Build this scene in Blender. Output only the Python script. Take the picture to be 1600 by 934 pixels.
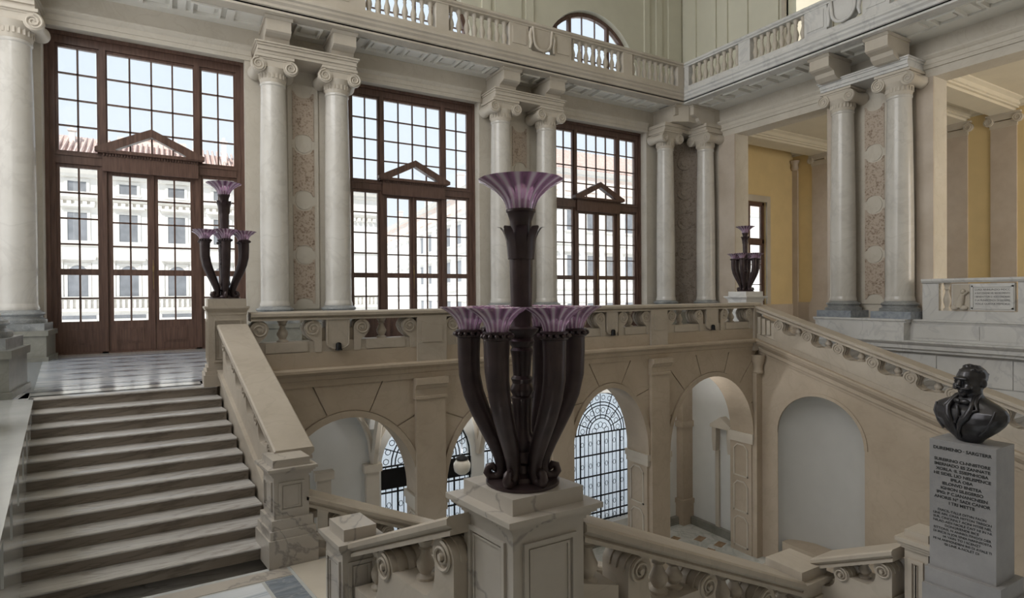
import bpy, math, random
from mathutils import Vector, Matrix
random.seed(7)
for o in list(bpy.data.objects): bpy.data.objects.remove(o)
SC = bpy.context.scene
COL = SC.collection
PI = math.pi

# ------------------------------------------------------------------ camera
def cam_axes(yaw, pit, rol):
    cy, sy = math.cos(yaw), math.sin(yaw)
    fwd = Vector((sy, cy, 0)); right = Vector((cy, -sy, 0)); up = Vector((0, 0, 1))
    fw = fwd*math.cos(pit) + up*math.sin(pit); u2 = up*math.cos(pit) - fwd*math.sin(pit)
    return right*math.cos(rol) + u2*math.sin(rol), u2*math.cos(rol) - right*math.sin(rol), fw
r_, u_, f_ = cam_axes(math.radians(30.318), math.radians(-.45), math.radians(-.393))
cd = bpy.data.cameras.new('camera'); cam = bpy.data.objects.new('camera', cd); COL.objects.link(cam)
cd.sensor_fit = 'HORIZONTAL'; cd.sensor_width = 36; cd.lens = 36*906/1600; cd.clip_end = 500; cd.clip_start = .05
M = Matrix((r_, u_, -f_)).transposed().to_4x4(); M.translation = Vector((0, 0, 1.5)); cam.matrix_world = M
SC.camera = cam
# ------------------------------------------------------------------ sky light, exposure
W = bpy.data.worlds.new('sky'); SC.world = W; W.use_nodes = True
wn = W.node_tree.nodes; wl = W.node_tree.links; wn.clear()
bg = wn.new('ShaderNodeBackground'); wo = wn.new('ShaderNodeOutputWorld'); tc = wn.new('ShaderNodeTexCoord')
sp = wn.new('ShaderNodeSeparateXYZ'); rp = wn.new('ShaderNodeValToRGB')
rp.color_ramp.elements[0].position = 0.0; rp.color_ramp.elements[0].color = (.90, .95, 1.0, 1)
rp.color_ramp.elements[1].position = .75; rp.color_ramp.elements[1].color = (.68, .83, 1.0, 1)
wl.new(tc.outputs['Generated'], sp.inputs[0]); wl.new(sp.outputs['Z'], rp.inputs[0]); wl.new(rp.outputs[0], bg.inputs[0])
bg.inputs[1].default_value = 1.0
wl.new(bg.outputs[0], wo.inputs[0])
sd = bpy.data.lights.new('sun', 'SUN'); sd.energy = 4.0; sd.angle = .02; sd.color = (1, .96, .88)
so = bpy.data.objects.new('sun', sd); COL.objects.link(so); so.rotation_euler = Vector((.45, .55, -.70)).to_track_quat('-Z', 'Y').to_euler()
def fill_light(name, loc, size, radiance, color, aim):
    d = bpy.data.lights.new(name, 'AREA'); d.shape = 'RECTANGLE'; d.size, d.size_y = size; d.energy = radiance*PI*size[0]*size[1]; d.color = color
    o = bpy.data.objects.new(name, d); COL.objects.link(o); o.location = loc; o.rotation_euler = Vector(aim).to_track_quat('-Z', 'Z').to_euler(); return o
# daylight panels: area lights added inside the closed, unseen left windows
fill_light('window_daylight', (-5.9, 8.6, 6.2), (4.4, 4.6), 3.0, (.97, .985, 1), (1, 0, 0))
fill_light('window_daylight', (-5.9, 14.6, 4.3), (8.0, 5.4), 1.25, (.97, .985, 1), (1, 0, 0))
fill_light('room_window_daylight', (24.7, -2.9, 4.5), (6.5, 7), 3.2, (1, .97, .92), (0, 1, 0))  # lamp added before the solid end wall to brighten the yellow rooms
fill_light('upper_window_daylight', (-5.9, 10.2, 12.8), (5.4, 15.5), 4.4, (.97, .985, 1), (1, 0, 0))
SC.view_settings.view_transform = 'Standard'; SC.view_settings.look = 'None'
SC.view_settings.exposure = 0.3; SC.view_settings.gamma = 1.0; SC.view_settings.use_curve_mapping = False

# ------------------------------------------------------------------ materials
def mat_base(name):
    m = bpy.data.materials.new(name); m.use_nodes = True
    nt = m.node_tree; return m, nt.nodes, nt.links, nt.nodes['Principled BSDF']
def stone(name, c1, c2, rough=.5, scale=.8, vein=None, vscale=1.2, vamt=.5, bump=.08, bscale=14, spec=.4, stretch=(1, 1, 1), vw=.035):
    m, n, l, b = mat_base(name)
    t = n.new('ShaderNodeTexCoord'); mp = n.new('ShaderNodeMapping'); mp.inputs['Scale'].default_value = stretch
    l.new(t.outputs['Object'], mp.inputs[0])
    nz = n.new('ShaderNodeTexNoise'); nz.inputs['Scale'].default_value = scale; nz.inputs['Detail'].default_value = 7; nz.inputs['Roughness'].default_value = .62
    l.new(mp.outputs[0], nz.inputs['Vector'])
    r = n.new('ShaderNodeValToRGB'); r.color_ramp.elements[0].position = .32; r.color_ramp.elements[1].position = .68
    r.color_ramp.elements[0].color = (*c1, 1); r.color_ramp.elements[1].color = (*c2, 1)
    l.new(nz.outputs['Fac'], r.inputs[0]); out = r.outputs[0]
    if vein:
        v = n.new('ShaderNodeTexNoise'); v.inputs['Scale'].default_value = vscale; v.inputs['Detail'].default_value = 5; v.inputs['Distortion'].default_value = 1.6
        l.new(mp.outputs[0], v.inputs['Vector'])
        s = n.new('ShaderNodeMath'); s.operation = 'SUBTRACT'; s.inputs[1].default_value = .5; l.new(v.outputs['Fac'], s.inputs[0])
        a = n.new('ShaderNodeMath'); a.operation = 'ABSOLUTE'; l.new(s.outputs[0], a.inputs[0])
        k = n.new('ShaderNodeMapRange'); k.inputs[1].default_value = 0; k.inputs[2].default_value = vw; k.inputs[3].default_value = vamt; k.inputs[4].default_value = 0
        l.new(a.outputs[0], k.inputs[0])
        mx = n.new('ShaderNodeMix'); mx.data_type = 'RGBA'; mx.inputs[7].default_value = (*vein, 1)
        l.new(k.outputs[0], mx.inputs[0]); l.new(out, mx.inputs[6]); out = mx.outputs[2]
    l.new(out, b.inputs['Base Color']); b.inputs['Roughness'].default_value = rough; b.inputs['Specular IOR Level'].default_value = spec
    if bump:
        bz = n.new('ShaderNodeTexNoise'); bz.inputs['Scale'].default_value = bscale; bz.inputs['Detail'].default_value = 4; l.new(mp.outputs[0], bz.inputs['Vector'])
        bu = n.new('ShaderNodeBump'); bu.inputs['Strength'].default_value = bump; bu.inputs['Distance'].default_value = .02
        l.new(bz.outputs['Fac'], bu.inputs['Height']); l.new(bu.outputs[0], b.inputs['Normal'])
    return m
def plain(name, c, rough=.5, metal=0, spec=.5, var=.12, scale=6, bump=0):
    m, n, l, b = mat_base(name)
    t = n.new('ShaderNodeTexCoord'); nz = n.new('ShaderNodeTexNoise'); nz.inputs['Scale'].default_value = scale; nz.inputs['Detail'].default_value = 5
    l.new(t.outputs['Object'], nz.inputs['Vector'])
    r = n.new('ShaderNodeValToRGB'); r.color_ramp.elements[0].position = .3; r.color_ramp.elements[1].position = .7
    r.color_ramp.elements[0].color = (*[x*(1-var) for x in c], 1); r.color_ramp.elements[1].color = (*[min(1, x*(1+var)) for x in c], 1)
    l.new(nz.outputs['Fac'], r.inputs[0]); l.new(r.outputs[0], b.inputs['Base Color'])
    b.inputs['Roughness'].default_value = rough; b.inputs['Metallic'].default_value = metal; b.inputs['Specular IOR Level'].default_value = spec
    if bump:
        bu = n.new('ShaderNodeBump'); bu.inputs['Strength'].default_value = bump; bu.inputs['Distance'].default_value = .01
        l.new(nz.outputs['Fac'], bu.inputs['Height']); l.new(bu.outputs[0], b.inputs['Normal'])
    return m
def glass_mix(name, tint, gloss=.08):
    m = bpy.data.materials.new(name); m.use_nodes = True; n = m.node_tree.nodes; l = m.node_tree.links; n.clear()
    o = n.new('ShaderNodeOutputMaterial'); t = n.new('ShaderNodeBsdfTransparent'); t.inputs[0].default_value = (*tint, 1)
    g = n.new('ShaderNodeBsdfGlossy'); g.inputs['Roughness'].default_value = .03; x = n.new('ShaderNodeMixShader')
    nz = n.new('ShaderNodeTexNoise'); nz.inputs['Scale'].default_value = 2.5; mr = n.new('ShaderNodeMapRange'); mr.inputs[3].default_value = gloss*.6; mr.inputs[4].default_value = gloss*1.3
    l.new(nz.outputs['Fac'], mr.inputs[0]); l.new(mr.outputs[0], x.inputs[0])
    l.new(t.outputs[0], x.inputs[1]); l.new(g.outputs[0], x.inputs[2]); l.new(x.outputs[0], o.inputs[0]); return m
def bowl_glass(name):
    m = bpy.data.materials.new(name); m.use_nodes = True; n = m.node_tree.nodes; l = m.node_tree.links; n.clear()
    o = n.new('ShaderNodeOutputMaterial')
    t = n.new('ShaderNodeBsdfTransparent'); t.inputs[0].default_value = (.95, .86, .95, 1)
    tr = n.new('ShaderNodeBsdfTranslucent'); tr.inputs[0].default_value = (.80, .42, .74, 1)
    d = n.new('ShaderNodeBsdfDiffuse'); d.inputs[0].default_value = (.60, .33, .56, 1)
    g = n.new('ShaderNodeBsdfGlossy'); g.inputs['Roughness'].default_value = .08; g.inputs[0].default_value = (1, .95, 1, 1)
    tc = n.new('ShaderNodeTexCoord'); sx = n.new('ShaderNodeSeparateXYZ'); l.new(tc.outputs['Object'], sx.inputs[0])
    at = n.new('ShaderNodeMath'); at.operation = 'ARCTAN2'; l.new(sx.outputs[1], at.inputs[0]); l.new(sx.outputs[0], at.inputs[1])
    mu = n.new('ShaderNodeMath'); mu.operation = 'MULTIPLY'; mu.inputs[1].default_value = 16; l.new(at.outputs[0], mu.inputs[0])
    sn = n.new('ShaderNodeMath'); sn.operation = 'SINE'; l.new(mu.outputs[0], sn.inputs[0])
    mr = n.new('ShaderNodeMapRange'); mr.inputs[1].default_value = -1; mr.inputs[3].default_value = .30; mr.inputs[4].default_value = .62; l.new(sn.outputs[0], mr.inputs[0])
    cr = n.new('ShaderNodeValToRGB'); cr.color_ramp.elements[0].position = .55; cr.color_ramp.elements[0].color = (.74, .45, .70, 1); cr.color_ramp.elements[1].position = .95; cr.color_ramp.elements[1].color = (.95, .90, .96, 1)
    m2 = n.new('ShaderNodeMapRange'); m2.inputs[1].default_value = -1; l.new(sn.outputs[0], m2.inputs[0]); l.new(m2.outputs[0], cr.inputs[0]); l.new(cr.outputs[0], d.inputs[0]); l.new(cr.outputs[0], tr.inputs[0])
    a = n.new('ShaderNodeMixShader'); a.inputs[0].default_value = .5; l.new(tr.outputs[0], a.inputs[1]); l.new(d.outputs[0], a.inputs[2])
    c = n.new('ShaderNodeMixShader'); l.new(mr.outputs[0], c.inputs[0]); l.new(t.outputs[0], c.inputs[1]); l.new(a.outputs[0], c.inputs[2])
    f = n.new('ShaderNodeFresnel'); f.inputs[0].default_value = 1.5
    e = n.new('ShaderNodeMixShader'); l.new(f.outputs[0], e.inputs[0]); l.new(c.outputs[0], e.inputs[1]); l.new(g.outputs[0], e.inputs[2])
    l.new(e.outputs[0], o.inputs[0]); return m
def wood(name, c1, c2, rough=.4):
    m, n, l, b = mat_base(name)
    t = n.new('ShaderNodeTexCoord'); mp = n.new('ShaderNodeMapping'); mp.inputs['Scale'].default_value = (9, 9, .7); l.new(t.outputs['Object'], mp.inputs[0])
    nz = n.new('ShaderNodeTexNoise'); nz.inputs['Scale'].default_value = 2.2; nz.inputs['Detail'].default_value = 6; l.new(mp.outputs[0], nz.inputs['Vector'])
    r = n.new('ShaderNodeValToRGB'); r.color_ramp.elements[0].position = .3; r.color_ramp.elements[1].position = .7
    r.color_ramp.elements[0].color = (*c1, 1); r.color_ramp.elements[1].color = (*c2, 1); l.new(nz.outputs['Fac'], r.inputs[0]); l.new(r.outputs[0], b.inputs['Base Color'])
    b.inputs['Roughness'].default_value = rough; return m
def breccia(name, c1, c2, c3):
    m, n, l, b = mat_base(name)
    t = n.new('ShaderNodeTexCoord'); v = n.new('ShaderNodeTexVoronoi'); v.inputs['Scale'].default_value = 16
    nz = n.new('ShaderNodeTexNoise'); nz.inputs['Scale'].default_value = 3; nz.inputs['Detail'].default_value = 8; nz.inputs['Distortion'].default_value = 2
    l.new(t.outputs['Object'], v.inputs['Vector']); l.new(t.outputs['Object'], nz.inputs['Vector'])
    r = n.new('ShaderNodeValToRGB'); e = r.color_ramp.elements; e[0].position = .46; e[0].color = (*c1, 1); e[1].position = .78; e[1].color = (*c2, 1)
    x = r.color_ramp.elements.new(.62); x.color = (*c3, 1)
    ad = n.new('ShaderNodeMath'); ad.operation = 'MULTIPLY_ADD'; ad.inputs[1].default_value = .5; l.new(v.outputs['Distance'], ad.inputs[0]); l.new(nz.outputs['Fac'], ad.inputs[2])
    l.new(ad.outputs[0], r.inputs[0]); l.new(r.outputs[0], b.inputs['Base Color']); b.inputs['Roughness'].default_value = .35; return m

MT = {}
MT['cream'] = stone('cream_stone', (.50, .445, .37), (.62, .565, .485), .5, .7, bump=.05)
MT['upper'] = stone('ivory_stone', (.56, .51, .43), (.66, .61, .53), .5, .6, vein=(.48, .42, .34), vamt=.25, bump=.04)
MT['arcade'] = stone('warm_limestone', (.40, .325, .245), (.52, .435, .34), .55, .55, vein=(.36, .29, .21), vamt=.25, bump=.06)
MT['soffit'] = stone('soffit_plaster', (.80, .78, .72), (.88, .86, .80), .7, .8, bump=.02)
MT['balstone'] = stone('honey_limestone', (.41, .355, .29), (.53, .47, .395), .45, .8, vein=(.34, .29, .23), vamt=.25, bump=.04)
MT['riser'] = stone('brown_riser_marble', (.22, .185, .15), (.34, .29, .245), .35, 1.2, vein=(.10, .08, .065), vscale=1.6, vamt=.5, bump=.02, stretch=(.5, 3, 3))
MT['marble'] = stone('veined_marble', (.40, .36, .31), (.52, .475, .42), .28, .9, vein=(.20, .18, .17), vscale=.9, vamt=.65, vw=.02, bump=.02)
MT['white'] = stone('white_marble', (.60, .59, .57), (.72, .71, .69), .32, .8, vein=(.42, .42, .43), vscale=.8, vamt=.4, bump=.02)
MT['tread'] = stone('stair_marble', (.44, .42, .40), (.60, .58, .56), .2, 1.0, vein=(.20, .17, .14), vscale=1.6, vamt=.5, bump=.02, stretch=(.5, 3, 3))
MT['column'] = stone('column_marble', (.56, .53, .48), (.68, .65, .60), .24, .7, vein=(.46, .43, .39), vscale=.7, vamt=.3, bump=.02, spec=.5)
MT['greybase'] = stone('grey_marble', (.17, .18, .18), (.36, .37, .37), .3, 3, vein=(.5, .5, .5), vscale=4, vamt=.3, bump=.02)
MT['greengrey'] = stone('green_grey_marble', (.17, .17, .145), (.30, .29, .25), .3, 1.6, vein=(.2, .2, .17), vamt=.5, bump=.02)
MT['bluegrey'] = stone('blue_grey_marble', (.22, .25, .29), (.38, .41, .45), .35, 9, bump=.02)
MT['floor'] = stone('pale_blue_marble_floor', (.56, .61, .69), (.80, .83, .86), .2, 1.1, vein=(.25, .32, .42), vscale=1.0, vamt=.55, vw=.06, bump=.0, stretch=(.35, 2.2, 1), spec=.6)
MT['floorband'] = stone('dark_blue_grey_band', (.16, .19, .23), (.27, .31, .36), .15, 4, vein=(.5, .5, .5), vamt=.3, bump=0, stretch=(1, 3, 1))
MT['floorpale'] = stone('pale_grey_marble', (.50, .51, .50), (.62, .63, .62), .15, 1.2, bump=0)
MT['lowfloor'] = stone('lobby_floor_marble', (.50, .51, .48), (.70, .70, .67), .15, .9, vein=(.38, .40, .38), vamt=.6, vw=.06, bump=0)
MT['browntile'] = stone('brown_marble_tile', (.25, .16, .09), (.40, .28, .18), .2, 4, bump=0)
MT['plaster'] = plain('white_plaster', (.70, .70, .68), .8, var=.03, scale=2)
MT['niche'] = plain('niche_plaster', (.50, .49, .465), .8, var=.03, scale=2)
MT['yellow'] = plain('yellow_plaster', (.74, .58, .31), .8, var=.04, scale=1.5)
MT['green'] = plain('grey_green_plaster', (.68, .66, .55), .8, var=.03, scale=1.5)
MT['ceil'] = plain('ivory_ceiling_plaster', (.72, .66, .54), .8, var=.03, scale=1.5)
MT['pinkstone'] = stone('pink_grey_stone', (.50, .42, .34), (.62, .54, .46), .5, .8, bump=.03)
MT['wood'] = wood('dark_walnut', (.085, .046, .035), (.165, .095, .072), .36)
MT['breccia'] = breccia('breccia_marble', (.22, .15, .105), (.50, .41, .33), (.36, .28, .215))
MT['brownpanel'] = breccia('brown_inlay_marble', (.19, .15, .12), (.37, .31, .26), (.28, .23, .19))
MT['bronze'] = plain('lamp_bronze', (.050, .033, .034), .34, .3, .5, .25, 9, bump=.05)
MT['bust'] = plain('bust_bronze', (.062, .060, .064), .32, .75, .5, .3, 12, bump=.1)
MT['iron'] = plain('wrought_iron', (.012, .012, .013), .5, .6, .4)
MT['glass'] = glass_mix('window_glass', (.97, .98, .99))
MT['bowl'] = bowl_glass('purple_blown_glass')
MT['globe'] = plain('opal_glass', (.82, .80, .74), .2, var=.02)
MT['brass'] = plain('worn_brass', (.35, .26, .13), .4, .8)
MT['facade'] = stone('pale_facade', (.86, .83, .78), (.93, .90, .86), .8, .3, bump=0)
MT['facadepink'] = stone('peach_facade', (.86, .68, .58), (.92, .77, .68), .8, .3, bump=0)
MT['facadetrim'] = plain('facade_trim', (.80, .77, .72), .8, var=.05)
MT['facadedark'] = plain('facade_window_glass', (.22, .23, .25), .3, var=.2, scale=2)
MT['rooftile'] = stone('clay_roof_tile', (.50, .35, .30), (.68, .53, .47), .8, 3, bump=0)
MT['paving'] = stone('pale_paving', (.78, .77, .75), (.88, .87, .85), .8, .5, bump=0)
MT['ink'] = plain('dark_lettering', (.03, .03, .03), .6)
MT['pedstone'] = stone('grey_pedestal_stone', (.27, .265, .265), (.36, .35, .35), .6, 2.5, bump=.08, bscale=60)

for k_ in ('floor', 'floorband', 'floorpale'):
    q_ = MT[k_].node_tree.nodes['Principled BSDF']; q_.inputs['Coat Weight'].default_value = .6; q_.inputs['Coat Roughness'].default_value = .16
q_ = MT['tread'].node_tree.nodes['Principled BSDF']; q_.inputs['Coat Weight'].default_value = .5; q_.inputs['Coat Roughness'].default_value = .12
# ------------------------------------------------------------------ mesh builder
class MB:
    def __init__(s, T=None): s.v = []; s.f = []; s.T = T
    def add(s, vs, fs):
        k = len(s.v); s.v += [tuple(p) for p in vs]; s.f += [tuple(i+k for i in q) for q in fs]; return s
    def box(s, x0, x1, y0, y1, z0, z1):
        if x1 < x0: x0, x1 = x1, x0
        if y1 < y0: y0, y1 = y1, y0
        if z1 < z0: z0, z1 = z1, z0
        return s.add([(x0,y0,z0),(x1,y0,z0),(x1,y1,z0),(x0,y1,z0),(x0,y0,z1),(x1,y0,z1),(x1,y1,z1),(x0,y1,z1)],
              [(0,3,2,1),(4,5,6,7),(0,1,5,4),(1,2,6,5),(2,3,7,6),(3,0,4,7)])
    def ext(s, poly, fn, h0, h1):
        n = len(poly)
        a = sum(poly[i][0]*poly[(i+1) % n][1]-poly[(i+1) % n][0]*poly[i][1] for i in range(n))
        if a < 0: poly = poly[::-1]
        vs = [fn(a_, b_, h0) for a_, b_ in poly]+[fn(a_, b_, h1) for a_, b_ in poly]
        fs = [tuple(range(n)), tuple(range(2*n-1, n-1, -1))]+[(i, i+n, (i+1) % n+n, (i+1) % n) for i in range(n)]
        return s.add(vs, fs)
    def px(s, poly, x0, x1): return s.ext(poly, lambda a, b, h: (h, a, b), x0, x1)      # poly in (y,z)
    def py(s, poly, y0, y1): return s.ext(poly, lambda a, b, h: (a, h, b), y0, y1)      # poly in (x,z)
    def pz(s, poly, z0, z1): return s.ext(poly, lambda a, b, h: (a, b, h), z0, z1)
    def lathe(s, prof, c=(0, 0, 0), seg=20, flute=0, amp=0, a0=0, a1=2*PI, fl=None):
        full = abs(a1-a0-2*PI) < 1e-6; n = seg if full else seg+1; vs = []
        for k, (r, z) in enumerate(prof):
            for i in range(n):
                a = a0+(a1-a0)*i/seg; rr = r
                if flute: rr = r*(1+amp*(fl[k] if fl else 1)*math.cos(flute*a))
                vs.append((c[0]+rr*math.cos(a), c[1]+rr*math.sin(a), c[2]+z))
        fs = []
        for k in range(len(prof)-1):
            for i in range(seg):
                j = (i+1) % n; fs.append((k*n+i, k*n+j, (k+1)*n+j, (k+1)*n+i))
        if full:
            if prof[0][0] > 1e-5: fs.append(tuple(range(n-1, -1, -1)))
            if prof[-1][0] > 1e-5: fs.append(tuple((len(prof)-1)*n+i for i in range(n)))
        return s.add(vs, fs)
    def tube(s, path, rad, seg=8, cap=True):
        P = [Vector(p) for p in path]; n = len(P); vs = []; prev = None
        if not isinstance(rad, (list, tuple)): rad = [rad]*n
        for i in range(n):
            t = (P[min(i+1, n-1)]-P[max(i-1, 0)]).normalized()
            if prev is None:
                a = Vector((0, 0, 1)) if abs(t.z) < .9 else Vector((0, 1, 0)); u = t.cross(a).normalized()
            else: u = (prev-t*prev.dot(t)).normalized()
            prev = u; w = t.cross(u)
            for k in range(seg):
                a = 2*PI*k/seg; vs.append(P[i]+(u*math.cos(a)+w*math.sin(a))*rad[i])
        fs = [(i*seg+k, i*seg+(k+1) % seg, (i+1)*seg+(k+1) % seg, (i+1)*seg+k) for i in range(n-1) for k in range(seg)]
        if cap: fs += [tuple(range(seg-1, -1, -1)), tuple((n-1)*seg+k for k in range(seg))]
        return s.add(vs, fs)
    def sweep(s, prof, p0, p1, nrm):
        """closed profile [(d, z)] run along p0 -> p1; d measured along the horizontal normal"""
        n = len(prof); N = Vector(nrm); vs = []
        for p in (Vector(p0), Vector(p1)):
            vs += [p+N*d+Vector((0, 0, z)) for d, z in prof]
        fs = [tuple(range(n-1, -1, -1)), tuple(range(n, 2*n))]+[(i, (i+1) % n, (i+1) % n+n, i+n) for i in range(n)]
        return s.add(vs, fs)
    def mesh(s, name, smooth=None):
        m = bpy.data.meshes.new(name)
        v = [s.T(*p) for p in s.v] if s.T else s.v
        m.from_pydata([tuple(p) for p in v], [], s.f); m.validate(); m.update()
        import bmesh
        b = bmesh.new(); b.from_mesh(m); bmesh.ops.recalc_face_normals(b, faces=b.faces); b.to_mesh(m); b.free()
        if smooth:
            m.polygons.foreach_set('use_smooth', [True]*len(m.polygons)); m.set_sharp_from_angle(angle=math.radians(smooth))
        return m
    def build(s, name, mt, parent=None, smooth=None, **k):
        return put(name, s.mesh(name, smooth), mt, parent, **k)
def put(name, mesh, mt, parent=None, loc=None, rot=None, scale=None, label=None, cat=None, group=None, kind=None):
    o = bpy.data.objects.new(name, mesh); COL.objects.link(o)
    if mesh is not None and mt and not mesh.materials: mesh.materials.append(MT[mt])
    if parent: o.parent = parent
    if loc: o.location = loc
    if rot: o.rotation_euler = rot
    if scale: o.scale = scale
    for a, b in (('label', label), ('category', cat), ('group', group), ('kind', kind)):
        if b: o[a] = b
    return o
def thing(name, label, cat=None, loc=(0, 0, 0), rot=0, group=None, kind=None):
    return put(name, None, None, None, loc, (0, 0, rot), None, label, cat, group, kind)
def copy_tree(o, parent=None):
    c = o.copy(); COL.objects.link(c)
    if parent: c.parent = parent
    for ch in o.children: copy_tree(ch, c)
    return c
K = .1365
def shear(yref): return lambda x, y, z: (x-K*(y-yref), y, z)     # the left flights run askew to the window wall
def arc(cx, cz, rx, rz, a0, a1, n=16): return [(cx+rx*math.cos(a0+(a1-a0)*i/n), cz+rz*math.sin(a0+(a1-a0)*i/n)) for i in range(n+1)]

# ================================================================== SETTING
WC = (-.46, 7.17, 15.18)                       # centres of the three tall windows
def struct(b, name, mt, parent=None, smooth=None, label=None): return b.build(name, mt, parent, smooth, label=label, kind='structure')
# --- window wall
b = MB(); edges = [-6.0]
for c in WC: edges += [c-2.33, c+2.33]
edges += [20.6]
for i in range(0, len(edges), 2): b.box(edges[i], edges[i+1], 18.5, 19.4, -.4, 8.4)
b.box(-6, 20.6, 18.5, 19.4, 8.4, 9.32)
wall_back = struct(b, 'wall_back', 'upper', label='ivory stone wall holding the three tall windows')
# architrave moulding over each opening, and slim door architraves
arch_prof = [(0, 0), (.05, 0), (.05, .12), (.07, .12), (.07, .26), (.11, .30), (.15, .36), (.15, .40), (0, .40)]
for i, (x0, x1) in enumerate(((-6, 2.05), (4.9, 9.55), (12.55, 17.55))):
    MB().sweep([(d, z) for d, z in arch_prof], (x0, 18.5, 8.36), (x1, 18.5, 8.36), (0, -1, 0)).build('architrave', 'upper', wall_back)
# upper storey wall with arched windows
UC = (-.46, 7.17, 15.2)
b = MB()
xs = [-6, 3.3, 11.1, 20.6]
for i, c in enumerate(UC):
    b.py([(xs[i], 9.4), (c-2.42, 9.4), (c-2.42, 10.83)]+[(c-2.42*math.cos(PI*k/24), 10.83+2.42*math.sin(PI*k/24)) for k in range(1, 24)]+[(c+2.42, 10.83), (c+2.42, 9.4), (xs[i+1], 9.4), (xs[i+1], 16), (xs[i], 16)], 19.2, 19.8)
wall_up = struct(b, 'wall_back_upper', 'green', label='grey-green plaster wall above the balcony with arched windows')
for x0, x1 in ((2.2, 2.6), (2.8, 3.8), (4.0, 4.4), (10.0, 10.35), (10.55, 11.7), (11.9, 12.25), (18.05, 18.35), (18.75, 19.1), (19.5, 20.3)):
    MB().box(x0, x1, 19.12, 19.2, 9.4, 16).build('pilaster_strip', 'green', wall_up)
# --- right wall (colonnade side), openings towards the yellow rooms
b = MB()
for y0, y1 in ((16.1, 18.6), (8.83, 12.16), (-3, 2.6)): b.box(20.2, 21.0, y0, y1, -.05, 8.1)
b.box(20.2, 21, -3, 18.45, 8.1, 9.32)
wall_right = struct(b, 'wall_right', 'upper', label='pale stone colonnade wall with wide openings to the yellow rooms')
for y0, y1 in ((11.95, 17.4), (2, 9.1)):
    MB().sweep([(d, z) for d, z in arch_prof], (20.2, y0, 8.36), (20.2, y1, 8.36), (-1, 0, 0)).build('architrave', 'upper', wall_right)
for y0, y1 in ((16.1, 16.9), (8.83, 9.3), (12.0, 12.16)):
    for a in (0, 1): MB().box(20.14, 20.2, y0+(.06 if a else 0), y1-(.06 if a else 0), 0.0, 8.1-.1*a).build('door_jamb', 'pinkstone', wall_right) if a == 0 else None
b = MB()
b.box(20.4, 21, -3, 5.2, 9.4, 16); b.box(20.4, 21, 8.2, 12.2, 9.4, 16); b.box(20.4, 21, 13.9, 19.2, 9.4, 16)
b.box(20.4, 21, 12.2, 13.9, 13.4, 16); b.box(20.4, 21, 5.2, 8.2, 12.6, 16)
wall_rup = struct(b, 'wall_right_upper', 'green', label='grey-green plaster wall above the right balcony with a doorway')
for y0, y1 in ((18.3, 18.9), (17.2, 17.5), (16.6, 16.8), (15.6, 15.9), (14.2, 14.6), (11.4, 11.9), (9.2, 10.6)):
    MB().box(20.32, 20.4, y0, y1, 9.4, 16).build('pilaster_strip', 'green', wall_rup)
b = MB(); b.box(20.3, 20.5, 12.05, 12.2, 9.4, 13.5); b.box(20.3, 20.5, 13.9, 14.05, 9.4, 13.5); b.box(20.3, 20.5, 12.05, 14.05, 13.4, 13.55)
b.build('door_surround', 'cream', wall_rup)
MB().box(24.0, 24.2, 6, 19.2, 9.4, 16).build('wall_right_upper_room', 'ceil', None, kind='structure', label='pale wall of the upper room behind the balcony doorway')
# --- left and camera-side walls of the hall (outside the frame)
b = MB(); q = [-7.5, 6.2, 11.0, 11.8, 17.4, 19.4]
for i in range(0, 6, 2): b.box(-6.3, -6, q[i], q[i+1], -.4, 9.9)
for y in (-7.5, -3.5, 1.0, 6.2, 11.0, 18.9): b.box(-6.3, -6, y, y+.6, 9.9, 15.6)
b.box(-6.3, -6, -7.5, 19.4, 15.6, 16); b.box(-6.3, -6, -7.5, 19.4, 8.4, 9.9)
wall_left = struct(b, 'wall_left', 'upper', label='stone wall with tall blinded windows on the left of the stair hall')
for y0, y1, z0, z1 in ((6.2, 11.0, -.4, 8.4), (11.8, 17.4, -.4, 8.4), (-2.9, 1.0, 9.9, 15.6), (-6.9, -3.5, 9.9, 15.6), (1.6, 6.2, 9.9, 15.6), (6.8, 11.0, 9.9, 15.6), (11.6, 18.9, 9.9, 15.6)):
    MB().box(-6.2, -6.15, y0, y1, z0, z1).build('window_blind', 'plaster', wall_left)  # opaque panels added to keep the sun out of the left openings
b = MB(); b.box(-6.3, 21, -7.8, -7.5, -7, 16)
struct(b, 'wall_front', 'upper', label='stone wall behind the viewpoint')
b = MB(); b.box(-6.3, 21, -7.8, 19.8, 16, 16.3)
struct(b, 'ceiling', 'ceil', label='plaster ceiling of the stair hall')
# --- floors
b = MB()
b.box(-6, 14.9, 11.1, 19.4, -.40, 0)                      # window gallery
b.box(14.9, 28.4, 11.1, 19.4, -.40, 0)
b.box(21.0, 28.4, -3, 11.1, -.40, 0)
b.T = None
b.pz([(-6, -7.5), (.6, -7.5), (.6, -.6), (-.34, -.6), (-1.82, 11.1), (-6, 11.1)], -.4, 0)
floor = struct(b, 'floor', 'floor', label='polished pale blue-grey marble floor of the gallery')
def fb(poly, mt, name): MB().pz(poly, .0, .004).build(name, mt, floor)
fb([(-2.32, 11.72), (-1.92, 11.72), (-2.75, 18.0), (-3.15, 18.0)], 'floorband', 'border_band')
fb([(-2.75, 17.7), (2.2, 17.7), (2.2, 18.0), (-2.79, 18.0)], 'floorband', 'border_band')
fb([(-1.92, 11.72), (1.2, 11.72), (1.2, 11.95), (-1.95, 11.95)], 'floorband', 'border_band')
fb([(-3.15, 18.03), (2.2, 18.03), (2.2, 18.92), (-3.2, 18.92)], 'floorpale', 'border_slab')
fb([(-1.88, 11.12), (.4, 11.12), (.4, 11.65), (-1.95, 11.65)], 'floorpale', 'border_slab')
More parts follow.
